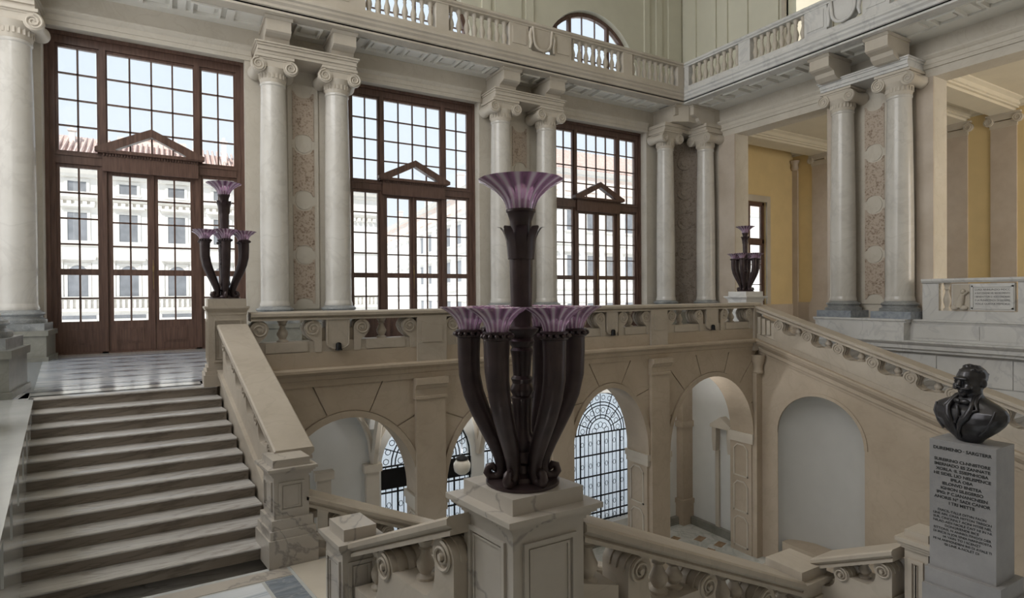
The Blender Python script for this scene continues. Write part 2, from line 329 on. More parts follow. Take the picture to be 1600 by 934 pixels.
for i in range(6):
    for j in range(5):
        x = -1.35+j*.72-(i*.1); y = 12.3+i*.92
        fb([(x-.33, y), (x, y-.16), (x+.33, y), (x, y+.16)], 'floorband', 'inlay_tile')
# --- lower lobby under the gallery
LB = MB(); LB.box(-2, 15, 11.0, 14.0, -6.5, -6.2)
floor_low = struct(LB, 'floor_lobby', 'lowfloor', label='white marble lobby floor with small brown tiles beyond the arcade')
tile = MB().pz([(-.2, -.12), (.2, -.12), (.2, .12), (-.2, .12)], 0, .005).mesh('inlay_tile')
for x, y in ((13.2, 12.3), (13.75, 11.95), (12.9, 11.7), (13.35, 11.35), (14.2, 12.7), (13.9, 11.3), (12.5, 12.6), (14.4, 12.1), (13.5, 13.1)):
    put('inlay_tile', tile, 'browntile', floor_low, (x, y, -6.2), (0, 0, .3))
GWX = (5.65, 8.53, 11.4)
b = MB(); xs = [-2, 7.09, 9.965, 15.3]; xs = [4.0, 7.09, 9.965, 12.85]
b.box(-2, 4.0, 14, 14.3, -6.2, -.4); b.box(12.85, 15.3, 14, 14.3, -6.2, -.4)
for i, c in enumerate(GWX):
    b.py([(xs[i], -5.55), (c-1.25, -5.55), (c-1.25, -2.8)]+[(c-1.25*math.cos(PI*k/16), -2.8+1.25*math.sin(PI*k/16)) for k in range(1, 16)]+[(c+1.25, -2.8), (c+1.25, -5.55), (xs[i+1], -5.55), (xs[i+1], -.4), (xs[i], -.4)], 14, 14.3)
    b.box(xs[i], xs[i+1], 13.9, 14.3, -6.2, -5.55)
wall_lobby = struct(b, 'wall_lobby', 'plaster', label='white plaster lobby wall with grilled windows behind the arcade')
b = MB(); b.box(15.0, 15.3, 11.8, 14.0, -6.2, -.4); struct(b, 'wall_lobby_end', 'plaster', label='white end wall of the lobby with a small door hood')
# lobby mouldings
MB().box(14.55, 15.0, 13.72, 14.0, -6.2, -.9).box(14.46, 15.01, 13.64, 14.01, -5.5, -5.35).box(14.48, 15.01, 13.66, 14.01, -2.95, -2.75).box(14.5, 15.02, 13.68, 14.02, -6.2, -5.5).build('pilaster', 'arcade', wall_lobby)
MB().box(-2, 15, 13.86, 14, -6.2, -5.95).build('skirting', 'greengrey', wall_lobby)
MB().box(14.86, 15, 11.8, 13.9, -6.2, -5.95).build('skirting', 'greengrey', wall_lobby)
for x in (3.0, 4.15):
    MB().box(x-.16, x+.16, 13.85, 14, -6.2, -2.75).box(x-.22, x+.22, 13.78, 14, -2.78, -2.6).build('pilaster', 'cream', wall_lobby)
# door hood on the end wall
MB().px([(11.95, -2.75), (12.75, -2.75), (12.75, -2.65), (12.35, -2.38), (11.95, -2.65)], 14.72, 15.0).build('door_hood', 'cream', wall_lobby)
for y in (12.03, 12.6): MB().px([(y, -3.5), (y+.1, -3.5), (y+.14, -3.1), (y+.14, -2.75), (y-.02, -2.75), (y-.02, -3.1)], 14.8, 15.0).build('hood_bracket', 'cream', wall_lobby)
MB().box(14.93, 15, 12.0, 12.14, -6.2, -3.5).box(14.93, 15, 12.58, 12.72, -6.2, -3.5).build('door_jamb', 'cream', wall_lobby)
# groin vaults of the lobby
def vault(x0, x1, y0, y1, zs, h, name):
    n = 14; vs = []; fs = []; hx = (x1-x0)/2; hy = (y1-y0)/2
    for j in range(n+1):
        for i in range(n+1):
            a = -1+2*i/n; c = -1+2*j/n
            z = zs+h*(max(math.sqrt(max(0, 1-a*a)), math.sqrt(max(0, 1-c*c))) if c > 0 else 1)
            vs.append((x0+hx*(1+a), y0+hy*(1+c), z))
    for j in range(n):
        for i in range(n): k = j*(n+1)+i; fs.append((k, k+1, k+n+2, k+n+1))
    o = MB().add(vs, fs).build(name, 'plaster', None, 30, kind='structure'); return o
ce = [(-1.9, 1.45), (1.45, 4.2), (4.2, 7.09), (7.09, 9.965), (9.965, 12.85), (12.85, 15.0)]
v0 = None
for i, (x0, x1) in enumerate(ce):
    o = vault(x0, x1, 11.8, 14, -2.75, 1.95, 'ceiling_vault')
    o['label'] = ('white groin vault over the lobby, bay nearest the left newel', 'white groin vault behind the first arch from the left', 'white groin vault behind the second arch from the left', 'white groin vault behind the central lamp', 'white groin vault over the largest grilled window', 'white groin vault in the far lobby corner')[i]
    rib = [(x0+.0, 12.9+1.06*k/12, -2.75+1.92*math.cos(PI/2*k/12)) for k in range(13)]
    MB().tube(rib, .1, 6).build('vault_rib', 'cream', o)
    for s in (0, 1):
        d = [((x0+x1)/2+(1 if s else -1)*(x1-x0)/2*k/12, 12.9+1.06*k/12, -2.75+1.92*math.sqrt(max(0, 1-(k/12)**2))) for k in range(13)]
        MB().tube(d, .07, 6).build('vault_rib', 'cream', o)
# --- arcade wall
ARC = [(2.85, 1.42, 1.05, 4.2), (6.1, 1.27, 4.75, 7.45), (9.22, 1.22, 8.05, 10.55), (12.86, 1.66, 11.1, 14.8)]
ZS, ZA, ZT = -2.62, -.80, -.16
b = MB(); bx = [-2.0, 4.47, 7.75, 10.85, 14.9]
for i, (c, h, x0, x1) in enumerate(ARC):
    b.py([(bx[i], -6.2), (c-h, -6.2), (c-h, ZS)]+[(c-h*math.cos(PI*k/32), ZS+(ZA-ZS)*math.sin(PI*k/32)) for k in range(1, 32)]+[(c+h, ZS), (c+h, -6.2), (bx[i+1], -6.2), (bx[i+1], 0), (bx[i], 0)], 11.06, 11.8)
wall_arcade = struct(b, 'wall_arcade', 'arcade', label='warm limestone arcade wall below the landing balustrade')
def ray_rect(cx, cz, dx, dz, x0, x1, z1, z0):
    t = 1e9
    if dx > 1e-6: t = min(t, (x1-cx)/dx)
    if dx < -1e-6: t = min(t, (x0-cx)/dx)
    if dz > 1e-6: t = min(t, (z1-cz)/dz)
    if dz < -1e-6: t = min(t, (z0-cz)/dz)
    return (cx+dx*t, cz+dz*t)
for (c, h, x0, x1) in ARC:
    rz = ZA-ZS; angs = [0, 28, 52, 75, 105, 128, 152, 180]
    for a0, a1 in zip(angs[:-1], angs[1:]):
        g = .35; A0 = math.radians(a0+(g if a0 else 0)); A1 = math.radians(a1-(g if a1 < 180 else 0)); inner = arc(c, ZS, h+.13, rz+.13, A0, A1, 6)
        o0 = ray_rect(c, ZS, math.cos(A0), math.sin(A0), x0, x1, ZT, ZS-1); o1 = ray_rect(c, ZS, math.cos(A1), math.sin(A1), x0, x1, ZT, ZS-1)
        outer = [o1]
        for cx_ in ((x0, ZT), (x1, ZT)):
            an = math.atan2(cx_[1]-ZS, cx_[0]-c)
            if A0 < an < A1: outer.append(cx_)
        outer.append(o0)
        if inner[0][0] > o0[0] and a0 == 0: inner[0] = (o0[0]-.005, inner[0][1])
        MB().py(inner+outer, 11.025, 11.06).build('voussoir', 'arcade', wall_arcade)
    MB().py(arc(c, ZS, h+.12, rz+.12, 0, PI, 28)+arc(c, ZS, h, rz, PI, 0, 28), 10.985, 11.2).build('archivolt', 'arcade', wall_arcade, 40)
    for s in (-1, 1):
        e = c+s*h
        MB().box(e-.09*(s < 0)-(.05 if s > 0 else -.0), e+.05*(s < 0)+.09*(s > 0), 10.98, 11.85, ZS-.16, ZS).box(e-.05*(s < 0)-.03*(s > 0), e+.03*(s < 0)+.05*(s > 0), 11.0, 11.82, ZS-.3, ZS-.16).build('impost', 'cream', wall_arcade)
        for z0, z1 in ((-3.95, -3.0), (-5.0, -4.1), (-6.05, -5.15)):
            x = e-.02*s
            b = MB()
            for y0, y1, za, zb in ((11.18, 11.22, z0, z1-.12), (11.64, 11.68, z0, z1-.12), (11.18, 11.68, z0, z0+.04)): b.box(x, e, y0, y1, za, zb)
            b.px([(11.18, z1-.16), (11.32, z1-.02), (11.54, z1-.02), (11.68, z1-.16), (11.68, z1-.12), (11.55, z1+.02), (11.31, z1+.02), (11.18, z1-.12)], x, e)
            b.build('jamb_panel', 'cream', wall_arcade)
for x0, x1 in ((4.17, 4.8), (7.45, 8.05), (10.5, 11.12)):
    MB().box(x0, x1, 10.93, 11.06, -6.2, -.58).build('pilaster', 'arcade', wall_arcade)
    MB().sweep([(0, 0), (.16, 0), (.16, .05), (.14, .06), (.14, .2), (.17, .22), (.20, .28), (.24, .30), (.24, .42), (0, .42)], (x0-.03, 11.06, -.58), (x1+.03, 11.06, -.58), (0, -1, 0)).build('pilaster_capital', 'arcade', wall_arcade)
MB().box(14.55, 14.8, 10.9, 11.1, -6.2, -.8).build('pilaster', 'arcade', wall_arcade)
MB().lathe([(.12, -.85), (.16, -.8), (.13, -.72), (.14, -.6), (.2, -.45), (.22, -.3)], (14.68, 10.95, 0), 12).build('pilaster_capital', 'arcade', wall_arcade, 40)
# cornice under the balustrade
corn = [(0, -.17), (.06, -.17), (.06, -.06), (.09, -.04), (.09, .03), (.14, .06), (.20, .10), (.20, .15), (.17, .18), (0, .18)]
MB().sweep(corn, (.9, 11.06, 0), (14.85, 11.06, 0), (0, -1, 0)).build('cornice', 'arcade', wall_arcade)
MB().box(.9, 14.75, 10.98, 11.4, .18, .47).build('frieze', 'arcade', wall_arcade)
# --- wall below the right flight, with niche
def zrake(y): return -.20-.314*(11-y)
NY, NH, NZ = 9.2, 1.2, -2.45
b = MB(); b.px([(11.06, -6.2), (NY+NH, -6.2), (NY+NH, NZ)]+[(NY+NH*math.cos(PI*k/24), NZ+1.17*math.sin(PI*k/24)) for k in range(1, 24)]+[(NY-NH, NZ), (NY-NH, -6.2), (1.0, -6.2), (1.0, zrake(1.0)), (11.06, zrake(11.06))], 14.8, 15.9)
wall_rs = struct(b, 'wall_stair_right', 'arcade', label='limestone wall with an arched niche below the right flight')
vs = []; fs = []
n = 20; m = 10
for j in range(m+1):
    z = -6.2+(NZ+6.2)*j/m
    for i in range(n+1):
        a = PI*i/n; vs.append((14.82+.75*math.sin(a), NY+NH*math.cos(a), z))
for j in range(1, 7):
    t = PI/2*j/6
    for i in range(n+1):
        a = PI*i/n; vs.append((14.82+.75*math.sin(a)*math.cos(t), NY+NH*math.cos(a)*math.cos(t), NZ+1.17*math.sin(t)))
for j in range(m+6):
    for i in range(n): k = j*(n+1)+i; fs.append((k, k+1, k+n+2, k+n+1))
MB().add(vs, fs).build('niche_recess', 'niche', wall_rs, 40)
MB().box(14.84, 15.5, NY-1.1, NY+1.1, -6.2, -5.55).build('niche_bench', 'arcade', wall_rs)
ring = [(NY+1.2*math.cos(PI*k/24), NZ+1.17*math.sin(PI*k/24)) for k in range(25)]; ring2 = [(NY+1.28*math.cos(PI*k/24), NZ+1.25*math.sin(PI*k/24)) for k in range(24, -1, -1)]
MB().px(ring+ring2, 14.775, 14.85).build('niche_trim', 'arcade', wall_rs, 40)
MB().sweep([(0, -.32), (.04, -.32), (.04, -.24), (.11, -.22), (.11, -.11), (.17, -.08), (.26, .02), (.26, .07), (.32, .09), (.32, .15), (0, .15)], (14.8, 11.0, .06), (14.8, 1.0, .06-3.14), (-1, 0, 0)).build('raking_cornice', 'arcade', wall_rs)
# stair-hall ground floor
struct(MB().box(-6, 21, -7.5, 11.0, -6.5, -6.21), 'floor_hall', 'lowfloor', label='marble ground floor of the stair hall')
# --- podium wall behind the right flight
b = MB(); b.box(19.35, 20.2, -3, 11.95, -6.2, .66)
podium = struct(b, 'wall_podium', 'white', label='white marble podium wall rising behind the right flight')
MB().box(19.0, 19.4, 9.12, 11.9, .02, .60).build('podium_pedestal', 'white', podium)
MB().sweep([(0, 0), (.36, 0), (.36, .02), (.40, .05), (.40, .1), (0, .1)], (19.35, 9.06, .57), (19.35, 11.96, .57), (-1, 0, 0)).build('podium_cap', 'white', podium)
MB().sweep([(0, 0), (.03, 0), (.03, .02), (.07, .05), (.07, .1), (0, .1)], (19.35, -3, .57), (19.35, 9.06, .57), (-1, 0, 0)).build('podium_cap', 'white', podium)
MB().sweep([(0, -.3), (.2, -.3), (.2, -.22), (.3, -.2), (.3, -.1), (.38, -.05), (.44, 0), (.44, .04), (0, .04)], (19.35, -3, 0), (19.35, 12.5, 0), (-1, 0, 0)).build('podium_cornice', 'white', podium)
for y0, y1 in ((9.0, 7.35), (7.33, 5.0), (4.98, 2.5)): MB().box(19.33, 19.36, y1, y0, .12, .5).build('podium_slab', 'white', podium)
for k in range(5): MB().box(19.31, 19.36, 3.0+k*1.8, 4.78+k*1.8, -1.15, -.38).build('podium_slab', 'white', podium)
for k in range(5): MB().box(19.32, 19.36, 2.2+k*1.8, 3.98+k*1.8, -2.1, -1.18).build('podium_slab', 'white', podium)
# --- yellow rooms
b = MB(); b.box(28.4, 28.7, -3, 19.4, -.3, 9.4)
wy = struct(b, 'wall_room_end', 'yellow', label='yellow plaster wall with pale pilasters seen through the colonnade')
b = MB(); b.box(20.6, 23.95, 19, 19.4, 0, 9.4); b.box(26.15, 28.7, 19, 19.4, 0, 9.4); b.box(23.95, 26.15, 19, 19.4, 6.1, 9.4); b.box(23.95, 26.15, 19, 19.4, 0, .7)
wy2 = struct(b, 'wall_room_window', 'yellow', label='yellow plaster wall with one window at the end of the gallery')
MB().box(23.8, 23.95, 18.93, 19.01, .92, 6.1).box(26.15, 26.42, 18.93, 19.01, .92, 6.1).box(23.8, 26.42, 18.93, 19.01, 6.1, 6.4).build('window_surround', 'cream', wy2)
MB().box(28.3, 28.4, 18.7, 19, 0, 7.9).lathe([(.12, 7.9), (.2, 8.0), (.16, 8.2), (.26, 8.4)], (28.3, 18.85, 0), 10).build('corner_pilaster', 'pinkstone', wy, 40)
for o_, bb in ((wy, (28.36, 28.4, -3, 19, 0, 1.0)), ): MB().box(*bb).build('dado', 'pinkstone', o_)
MB().box(21, 28.4, 18.96, 19, 0, .9).build('dado', 'pinkstone', wy2)
b = MB(); b.box(20.9, 28.6, -3, 19.2, 8.95, 9.2)
struct(MB().box(21, 28.7, -3.3, -3, -.3, 9.4), 'wall_room_near', 'yellow', label='yellow wall closing the near end of the side rooms')
ceil = struct(b, 'ceiling_room', 'ceil', label='ivory coffered ceiling of the yellow rooms')
for y0, y1 in ((17.05, 18.0), (11.2, 12.0), (9.6, 10.4), (3, 4)):
    MB().box(21, 28.4, y0, y1, 8.5, 8.95).build('beam', 'ceil', ceil)
    for s, y in ((-1, y0), (1, y1)):
        MB().sweep([(0, .1), (.1, .1), (.1, .16), (.16, .2), (.16, .34), (.3, .4), (.3, .45), (0, .45)], (21, y, 8.5), (28.4, y, 8.5), (0, s, 0)).build('beam_moulding', 'ceil', ceil)
        d = MB()
        for k in range(60): d.box(21.05+k*.12, 21.11+k*.12, y+s*.1, y+s*.15, 8.67, 8.72)
        d.build('dentils', 'ceil', ceil, kind='stuff')
MB().sweep([(0, 0), (.1, 0), (.1, .1), (.22, .2), (.22, .3), (0, .3)], (28.4, -3, 8.65), (28.4, 19, 8.65), (-1, 0, 0)).build('wall_moulding', 'ceil', ceil)
# --- ground outside
b = MB(); b.add([(-60, 14.3, -6.35), (110, 14.3, -6.35), (110, 31, -6.35), (-60, 31, -6.35), (-60, 42, -1.2), (110, 42, -1.2), (-60, 220, -1.2), (110, 220, -1.2)], [(0, 1, 2, 3), (3, 2, 5, 4), (4, 5, 7, 6)])
b.add([(-80, -60, -1.3), (-6.6, -60, -1.3), (-6.6, 14.2, -1.3), (-80, 14.2, -1.3)], [(0, 1, 2, 3)])
struct(b, 'ground_street', 'paving', label='pale sunlit street paving outside the windows')

# ================================================================== WINDOWS
def sash(parent, name, x0, x1, z0, z1, cols, rows, stile, y=0.0, dep=.05, rails=None, bottom=None, mu=.042):
    """frame + glazing bars as one mesh, every pane a child. rows = list of (za, zb) pane bands."""
    b = MB(); top = rows[-1][1]; bot = rows[0][0]
    b.box(x0, x0+stile, y-dep, y+dep, z0, z1); b.box(x1-stile, x1, y-dep, y+dep, z0, z1)
    b.box(x0+stile, x1-stile, y-dep, y+dep, top, z1); b.box(x0+stile, x1-stile, y-dep, y+dep, z0, bot)
    xi0, xi1 = x0+stile, x1-stile; w = (xi1-xi0)/cols
    for i in range(1, cols): b.box(xi0+w*i-mu/2, xi0+w*i+mu/2, y-.03, y+.03, bot, top)
    for (a, c), (d, e) in zip(rows[:-1], rows[1:]): b.box(xi0, xi1, y-(.03 if d-c < .08 else dep), y+(.03 if d-c < .08 else dep), c, d)
    if bottom:
        za, zb = bottom; m = .1
        b.box(xi0+m, xi1-m, y-dep-.015, y-dep, za, zb); b.box(xi0+m+.05, xi1-m-.05, y-dep-.03, y-dep-.015, za+.05, zb-.05)
    o = b.build(name, 'wood', parent)
    pm = {}
    for a, c in rows:
        for i in range(cols):
            key = round(c-a, 3)
            if key not in pm: pm[key] = MB().box(-w/2+mu/2-.004, w/2-mu/2+.004, -.004, .004, 0, c-a).mesh('pane')
            put('pane', pm[key], 'glass', o, (xi0+w*(i+.5), y, a))
    return o
g = .042
def band(z0, z1, n): h = (z1-z0-(n-1)*g)/n; return [(z0+i*(h+g), z0+i*(h+g)+h) for i in range(n)]
def tall_window(n, cx, label):
    root = thing('window_%d' % n, label, None, (cx, 19.0, 0), kind='structure')
    b = MB()
    b.box(-2.33, -2.12, -.1, .1, 0, 8.4); b.box(2.12, 2.33, -.1, .1, 0, 8.4); b.box(-2.12, 2.12, -.1, .1, 8.1, 8.4)
    b.box(-2.33, -2.24, -.16, -.099, 0, 8.4); b.box(2.24, 2.33, -.16, -.099, 0, 8.4); b.box(-2.24, 2.24, -.16, -.099, 8.3, 8.4)
    for s in (-1, 1): b.box(s*1.11-.07, s*1.11+.07, -.1, .1, 0, 8.1)
    b.box(-2.12, 2.12, -.12, .1, 4.99, 5.27)
    b.box(-2.12, 2.12, -.15, -.12, 5.2, 5.27); b.box(-2.12, 2.12, -.1, .12, 0, .045); b.box(-.035, .035, -.07, .09, .045, 4.99)
    b.build('window_frame', 'wood', root)
    up = band(5.34, 8.02, 4); lo = [(.86, 1.454), (1.496, 2.09)]+band(2.25, 4.90, 4)
    sash(root, 'sash', -2.12, -1.18, 5.27, 8.1, 2, up, .06)
    sash(root, 'sash', -1.04, 1.04, 5.27, 8.1, 4, up, .03)
    sash(root, 'sash', 1.18, 2.12, 5.27, 8.1, 2, up, .06)
    for x0, x1 in ((-2.12, -1.18), (1.18, 2.12)): sash(root, 'side_leaf', x0, x1, .04, 4.99, 2, lo, .07, bottom=(.24, .68))
    for x0, x1 in ((-1.04, -.01), (.01, 1.04)): sash(root, 'door_leaf', x0, x1, .04, 4.99, 2, lo[:2]+band(2.25, 4.78, 4), .12, y=.02, bottom=(.24, .68))
    b = MB(); b.py([(-1.2, 5.27), (1.2, 5.27), (1.2, 5.38), (0, 6.05), (-1.2, 5.38)], -.2, -.1)
    b = MB()
    for s in (-1, 1): b.py([(s*1.28, 5.36), (s*1.28, 5.46), (0, 6.08), (0, 5.86), (s*.82, 5.44), (s*.82, 5.36)], -.32, -.1)
    b.box(-1.22, 1.22, -.30, -.1, 5.33, 5.42); b.box(-1.12, 1.12, -.2, -.1, 4.86, 5.33)
    ped = b.build('pediment', 'wood', root)
    b = MB()
    for k in range(34): b.box(-1.1+k*.066, -1.066+k*.066, -.24, -.2, 5.26, 5.33)
    b.build('dentils', 'wood', ped, kind='stuff')
    MB().tube([(0, -.03, 1.0), (0, -.08, 2.2), (0, -.03, 3.0)], .012, 6).box(-.02, .02, -.09, -.03, 2.2, 2.36).build('handle', 'brass', root)
    return root
tall_window(1, WC[0], 'tall wooden glazed door window with pediment left of the column pair')
tall_window(2, WC[1], 'tall wooden window with pediment in the middle of the far wall')
tall_window(3, WC[2], 'tall wooden window with pediment nearest the far corner')
# arched windows of the upper storey
def lunette(n, cx, label):
    root = thing('window_%d' % n, label, None, (cx, 19.5, 0), kind='structure'); R = 2.4; zc = 10.83
    out = [(-R, 9.5), (-R, zc)]+[(-R*math.cos(PI*k/24), zc+R*math.sin(PI*k/24)) for k in range(1, 24)]+[(R, zc), (R, 9.5)]
    q = R-.16; inn = [(q, 9.5), (q, zc)]+[(q*math.cos(PI*k/24), zc+q*math.sin(PI*k/24)) for k in range(1, 24)]+[(-q, zc), (-q, 9.5)]
    b = MB().py(out+inn, -.08, .08)
    cols = [-q, -1.0, 1.0, q]
    for x in (-1.0, 1.0): b.box(x-.07, x+.07, -.08, .08, 9.5, zc+math.sqrt(q*q-x*x)+.02)
    for z in (10.4,): b.box(-q, q, -.07, .07, z-.05, z+.05)
    subs = [-q, -1.62, -1.0, -.34, .34, 1.0, 1.62, q]; zr = [9.5, 10.4, 11.3, 12.2, 13.3]
    for x in (-1.62, -.34, .34, 1.62): b.box(x-.02, x+.02, -.03, .03, 9.5, zc+math.sqrt(q*q-x*x)+.02)
    for z in zr[2:4]:
        w = math.sqrt(q*q-(z-zc)**2); b.box(-w, w, -.03, .03, z-.02, z+.02)
    fr = b.build('window_frame', 'wood', root)
    for xa, xb in zip(subs[:-1], subs[1:]):
        for za, zb in zip(zr[:-1], zr[1:]):
            P = [(xa+(xb-xa)*k/6) for k in range(7)]
            T = [min(zb, zc+math.sqrt(max(0, q*q-x*x))) for x in P]
            if max(T) <= za+.05: continue
            pts = [(x, t) for x, t in zip(P, T) if t > za+.01]
            if len(pts) < 2: continue
            poly = [(pts[0][0], za), (pts[-1][0], za)]+pts[::-1]
            MB().py(poly, -.004, .004).build('pane', 'glass', fr)
    return root
lunette(4, UC[0], 'arched upper window above the leftmost tall window')
lunette(5, UC[1], 'arched upper window behind the balcony over the middle tall window')
lunette(6, UC[2], 'arched upper window behind the balcony nearest the far corner')
# small window of the yellow room
root = thing('window_7', 'small brown wooden window at the end of the yellow gallery', None, (25.05, 19.2, 0), kind='structure')
b = MB(); b.box(-1.1, -.98, -.08, .08, .7, 6.1); b.box(.98, 1.1, -.08, .08, .7, 6.1); b.box(-1.1, 1.1, -.08, .08, 5.95, 6.1); b.box(-1.1, 1.1, -.08, .08, .7, .85); b.box(-1.1, 1.1, -.08, .08, 4.0, 4.2)
b.build('window_frame', 'wood', root)
for x0, x1 in ((-.98, 0), (0, .98)):
    sash(root, 'sash', x0, x1, .85, 4.0, 1, band(.93, 3.92, 3), .07, mu=.02); sash(root, 'sash', x0, x1, 4.2, 5.95, 1, [(4.27, 5.88)], .07, mu=.02)
# grilled lobby windows
def grille(n, cx, label):
    root = thing('window_%d' % n, label, None, (cx, 14.12, 0), kind='structure'); R = 1.25; z0 = -5.55; zs = -2.8
    b = MB(); pts = [(-R, 0, z0), (-R, 0, zs)]+[(-R*math.cos(PI*k/20), 0, zs+R*math.sin(PI*k/20)) for k in range(1, 20)]+[(R, 0, zs), (R, 0, z0)]
    b.tube(pts, .035, 6)
    for r in (.95, .85, .55, .45): b.tube([(-r*math.cos(PI*k/16), 0, zs+r*math.sin(PI*k/16)) for k in range(17)], .017, 5)
    for k in range(1, 8): a = PI*k/8; b.tube([(.45*math.cos(a), 0, zs+.45*math.sin(a)), (R*math.cos(a), 0, zs+R*math.sin(a))], .014, 5)
    for r, cnt, q in ((1.09, 14, .07), (.7, 10, .08), (.25, 5, .09)):
        for k in range(cnt):
            a = PI*(k+.5)/cnt; b.tube([(r*math.cos(a)+q*math.cos(t), 0, zs+r*math.sin(a)+q*math.sin(t)) for t in [2*PI*j/8 for j in range(9)]], .010, 4)
    for k in range(-7, 8): x = k*R/8; b.tube([(x, 0, z0), (x, 0, zs)], .026 if k in (-5, 0, 5) else .012, 5)
    for z in (zs, -3.45, -4.1, -4.75, -5.25, z0+.04): b.tube([(-R, 0, z), (R, 0, z)], .026, 5)
    for z in (-3.1, -3.78, -4.4, -5.0, -5.42):
        for k in range(-7, 8, 2):
            x = k*R/8+R/16; b.tube([(x+.055*math.cos(t), 0, z+.075*math.sin(t)) for t in [2*PI*j/6 for j in range(7)]], .009, 4)
    b.build('iron_grille', 'iron', root)
    MB().py([(p[0], p[2]) for p in pts], .08, .09).build('pane', 'glass', root)
    return root
grille(8, GWX[0], 'grilled arched window with the dark lintel seen through the left arches')
grille(9, GWX[1], 'grilled arched window mostly hidden behind the central lamp')
grille(10, GWX[2], 'large grilled arched window seen through the third arch')
# dark lintel crossing the first grilled window
MB().box(4.4, 6.9, 14.06, 14.1, -3.35, -2.85).build('lintel_bar', 'iron', bpy.data.objects['window_8'], loc=(-5.65, -14.12, 0))

# ================================================================== COLUMNS
def spiral(b, c, r0, turns, ax, face, rad, n=44):
    P = []
    for i in range(n+1):
        t = i/n; r = r0*(1-.85*t); a = PI/2+ax*2*PI*turns*t
        P.append(face(c[0]+r*math.cos(a), c[1]+r*math.sin(a)))
    b.tube(P, [rad*(1-.5*i/n) for i in range(n+1)], 5)
sh = [(.40, 0), (.415, .04), (.40, .10), (.385, .16)]+[(.385-.055*(max(0, t-.3)/.7)**1.6, .16+6.1*t) for t in [i/14 for i in range(15)]]+[(.33, 6.3), (.352, 6.33), (.352, 6.38), (.33, 6.40)]
shaft_m = MB().lathe(sh, (0, 0, 1.20), 36).mesh('shaft', 35)
base_m = MB().lathe([(.55, .89), (.555, .93), (.55, .98), (.50, 1.0), (.47, 1.03), (.47, 1.06), (.50, 1.08), (.52, 1.11), (.50, 1.15), (.45, 1.165), (.42, 1.2), (.40, 1.21)], (0, 0, 0), 32).mesh('column_base', 35)
plinth_m = MB().box(-.58, .58, -.58, .58, .72, .89).mesh('plinth')
pb = MB(); pb.box(-.66, .66, -.66, .66, .0, .10); pb.box(-.62, .62, -.62, .62, .1, .60); pb.box(-.66, .66, -.66, .66, .60, .72)
ped_m = pb.mesh('column_pedestal')
plinth_b = MB().box(-.58, .58, -.58, .58, .665, .89).mesh('plinth')
cb = MB()
cb.lathe([(.33, 7.58), (.345, 7.62), (.36, 7.70), (.36, 7.80), (.42, 7.90), (.44, 7.98)], (0, 0, 0), 28)
cb.box(-.47, .47, -.42, .42, 8.17, 8.22); cb.box(-.52, .52, -.46, .46, 8.22, 8.30)
cb.py([(-.40, 7.98), (.40, 7.98), (.44, 8.17), (-.44, 8.17)], -.40, .40)
cap_m = cb.mesh('capital', 35)
eb = MB()
for i in range(22): a = 2*PI*i/22; eb.box(.355*math.cos(a)-.025, .355*math.cos(a)+.025, .355*math.sin(a)-.025, .355*math.sin(a)+.025, 7.70, 7.88)
egg_m = eb.mesh('flutes')
vb = MB()
def vol(b, s):
    c = (s*.43, 8.0); seg = 22
    prof = [(.0, -.43), (.20, -.43), (.205, -.36), (.17, -.2), (.15, 0), (.17, .2), (.205, .36), (.20, .43), (0, .43)]
    vs = []; fs = []
    for r, y in prof:
        for i in range(seg): a = 2*PI*i/seg; vs.append((c[0]+r*math.cos(a), y, c[1]+r*math.sin(a)))
    for k in range(len(prof)-1):
        for i in range(seg): j = (i+1) % seg; fs.append((k*seg+i, k*seg+j, (k+1)*seg+j, (k+1)*seg+i))
    b.add(vs, fs)
    for yy in (-.44, .44): spiral(b, c, .185, 2.2, -s, lambda x, z: (x, yy, z), .028)
vol(vb, 1); volR = vb.mesh('volute', 40); vb = MB(); vol(vb, -1); volL = vb.mesh('volute', 40)
def column(x, y, rot, label, ped=True, base='greybase', group='marble columns of the hall'):
    t = thing('ionic_column', label, 'column', (x, y, 0), rot, group)
    put('shaft', shaft_m, 'column', t); put('base', base_m, base, t)
    if ped:
        put('plinth', plinth_m, None, t); put('pedestal', ped_m, 'greengrey', t)
    else: put('plinth', plinth_b, 'bluegrey', t)
    c = put('capital', cap_m, 'cream', t); put('volute', volL, 'cream', c); put('volute', volR, 'cream', c); put('flutes', egg_m, 'cream', c)
    return t
plinth_m.materials.append(MT['greybase'])
column(-3.2, 17.92, 0, 'leftmost full-height marble column beside the first tall window')
column(2.56, 18.0, 0, 'left column of the pair between the first and second tall windows')
column(4.38, 18.0, 0, 'right column of the pair between the first and second tall windows')
column(10.10, 18.0, 0, 'left column of the pair behind the big lamp')
column(12.02, 18.0, 0, 'right column of the pair behind the big lamp')
column(18.12, 18.0, 0, 'corner column just right of the third tall window')
column(19.72, 17.25, -PI/2, 'corner column right of the dark brown inlaid panel')
column(19.72, 11.36, -PI/2, 'farther column of the right-hand pair on the white podium', ped=False)
column(19.72, 9.58, -PI/2, 'nearer column of the right-hand pair on the white podium', ped=False)
column(-2.72, 11.75, 0, 'column cut by the left picture edge, on a stepped pedestal')
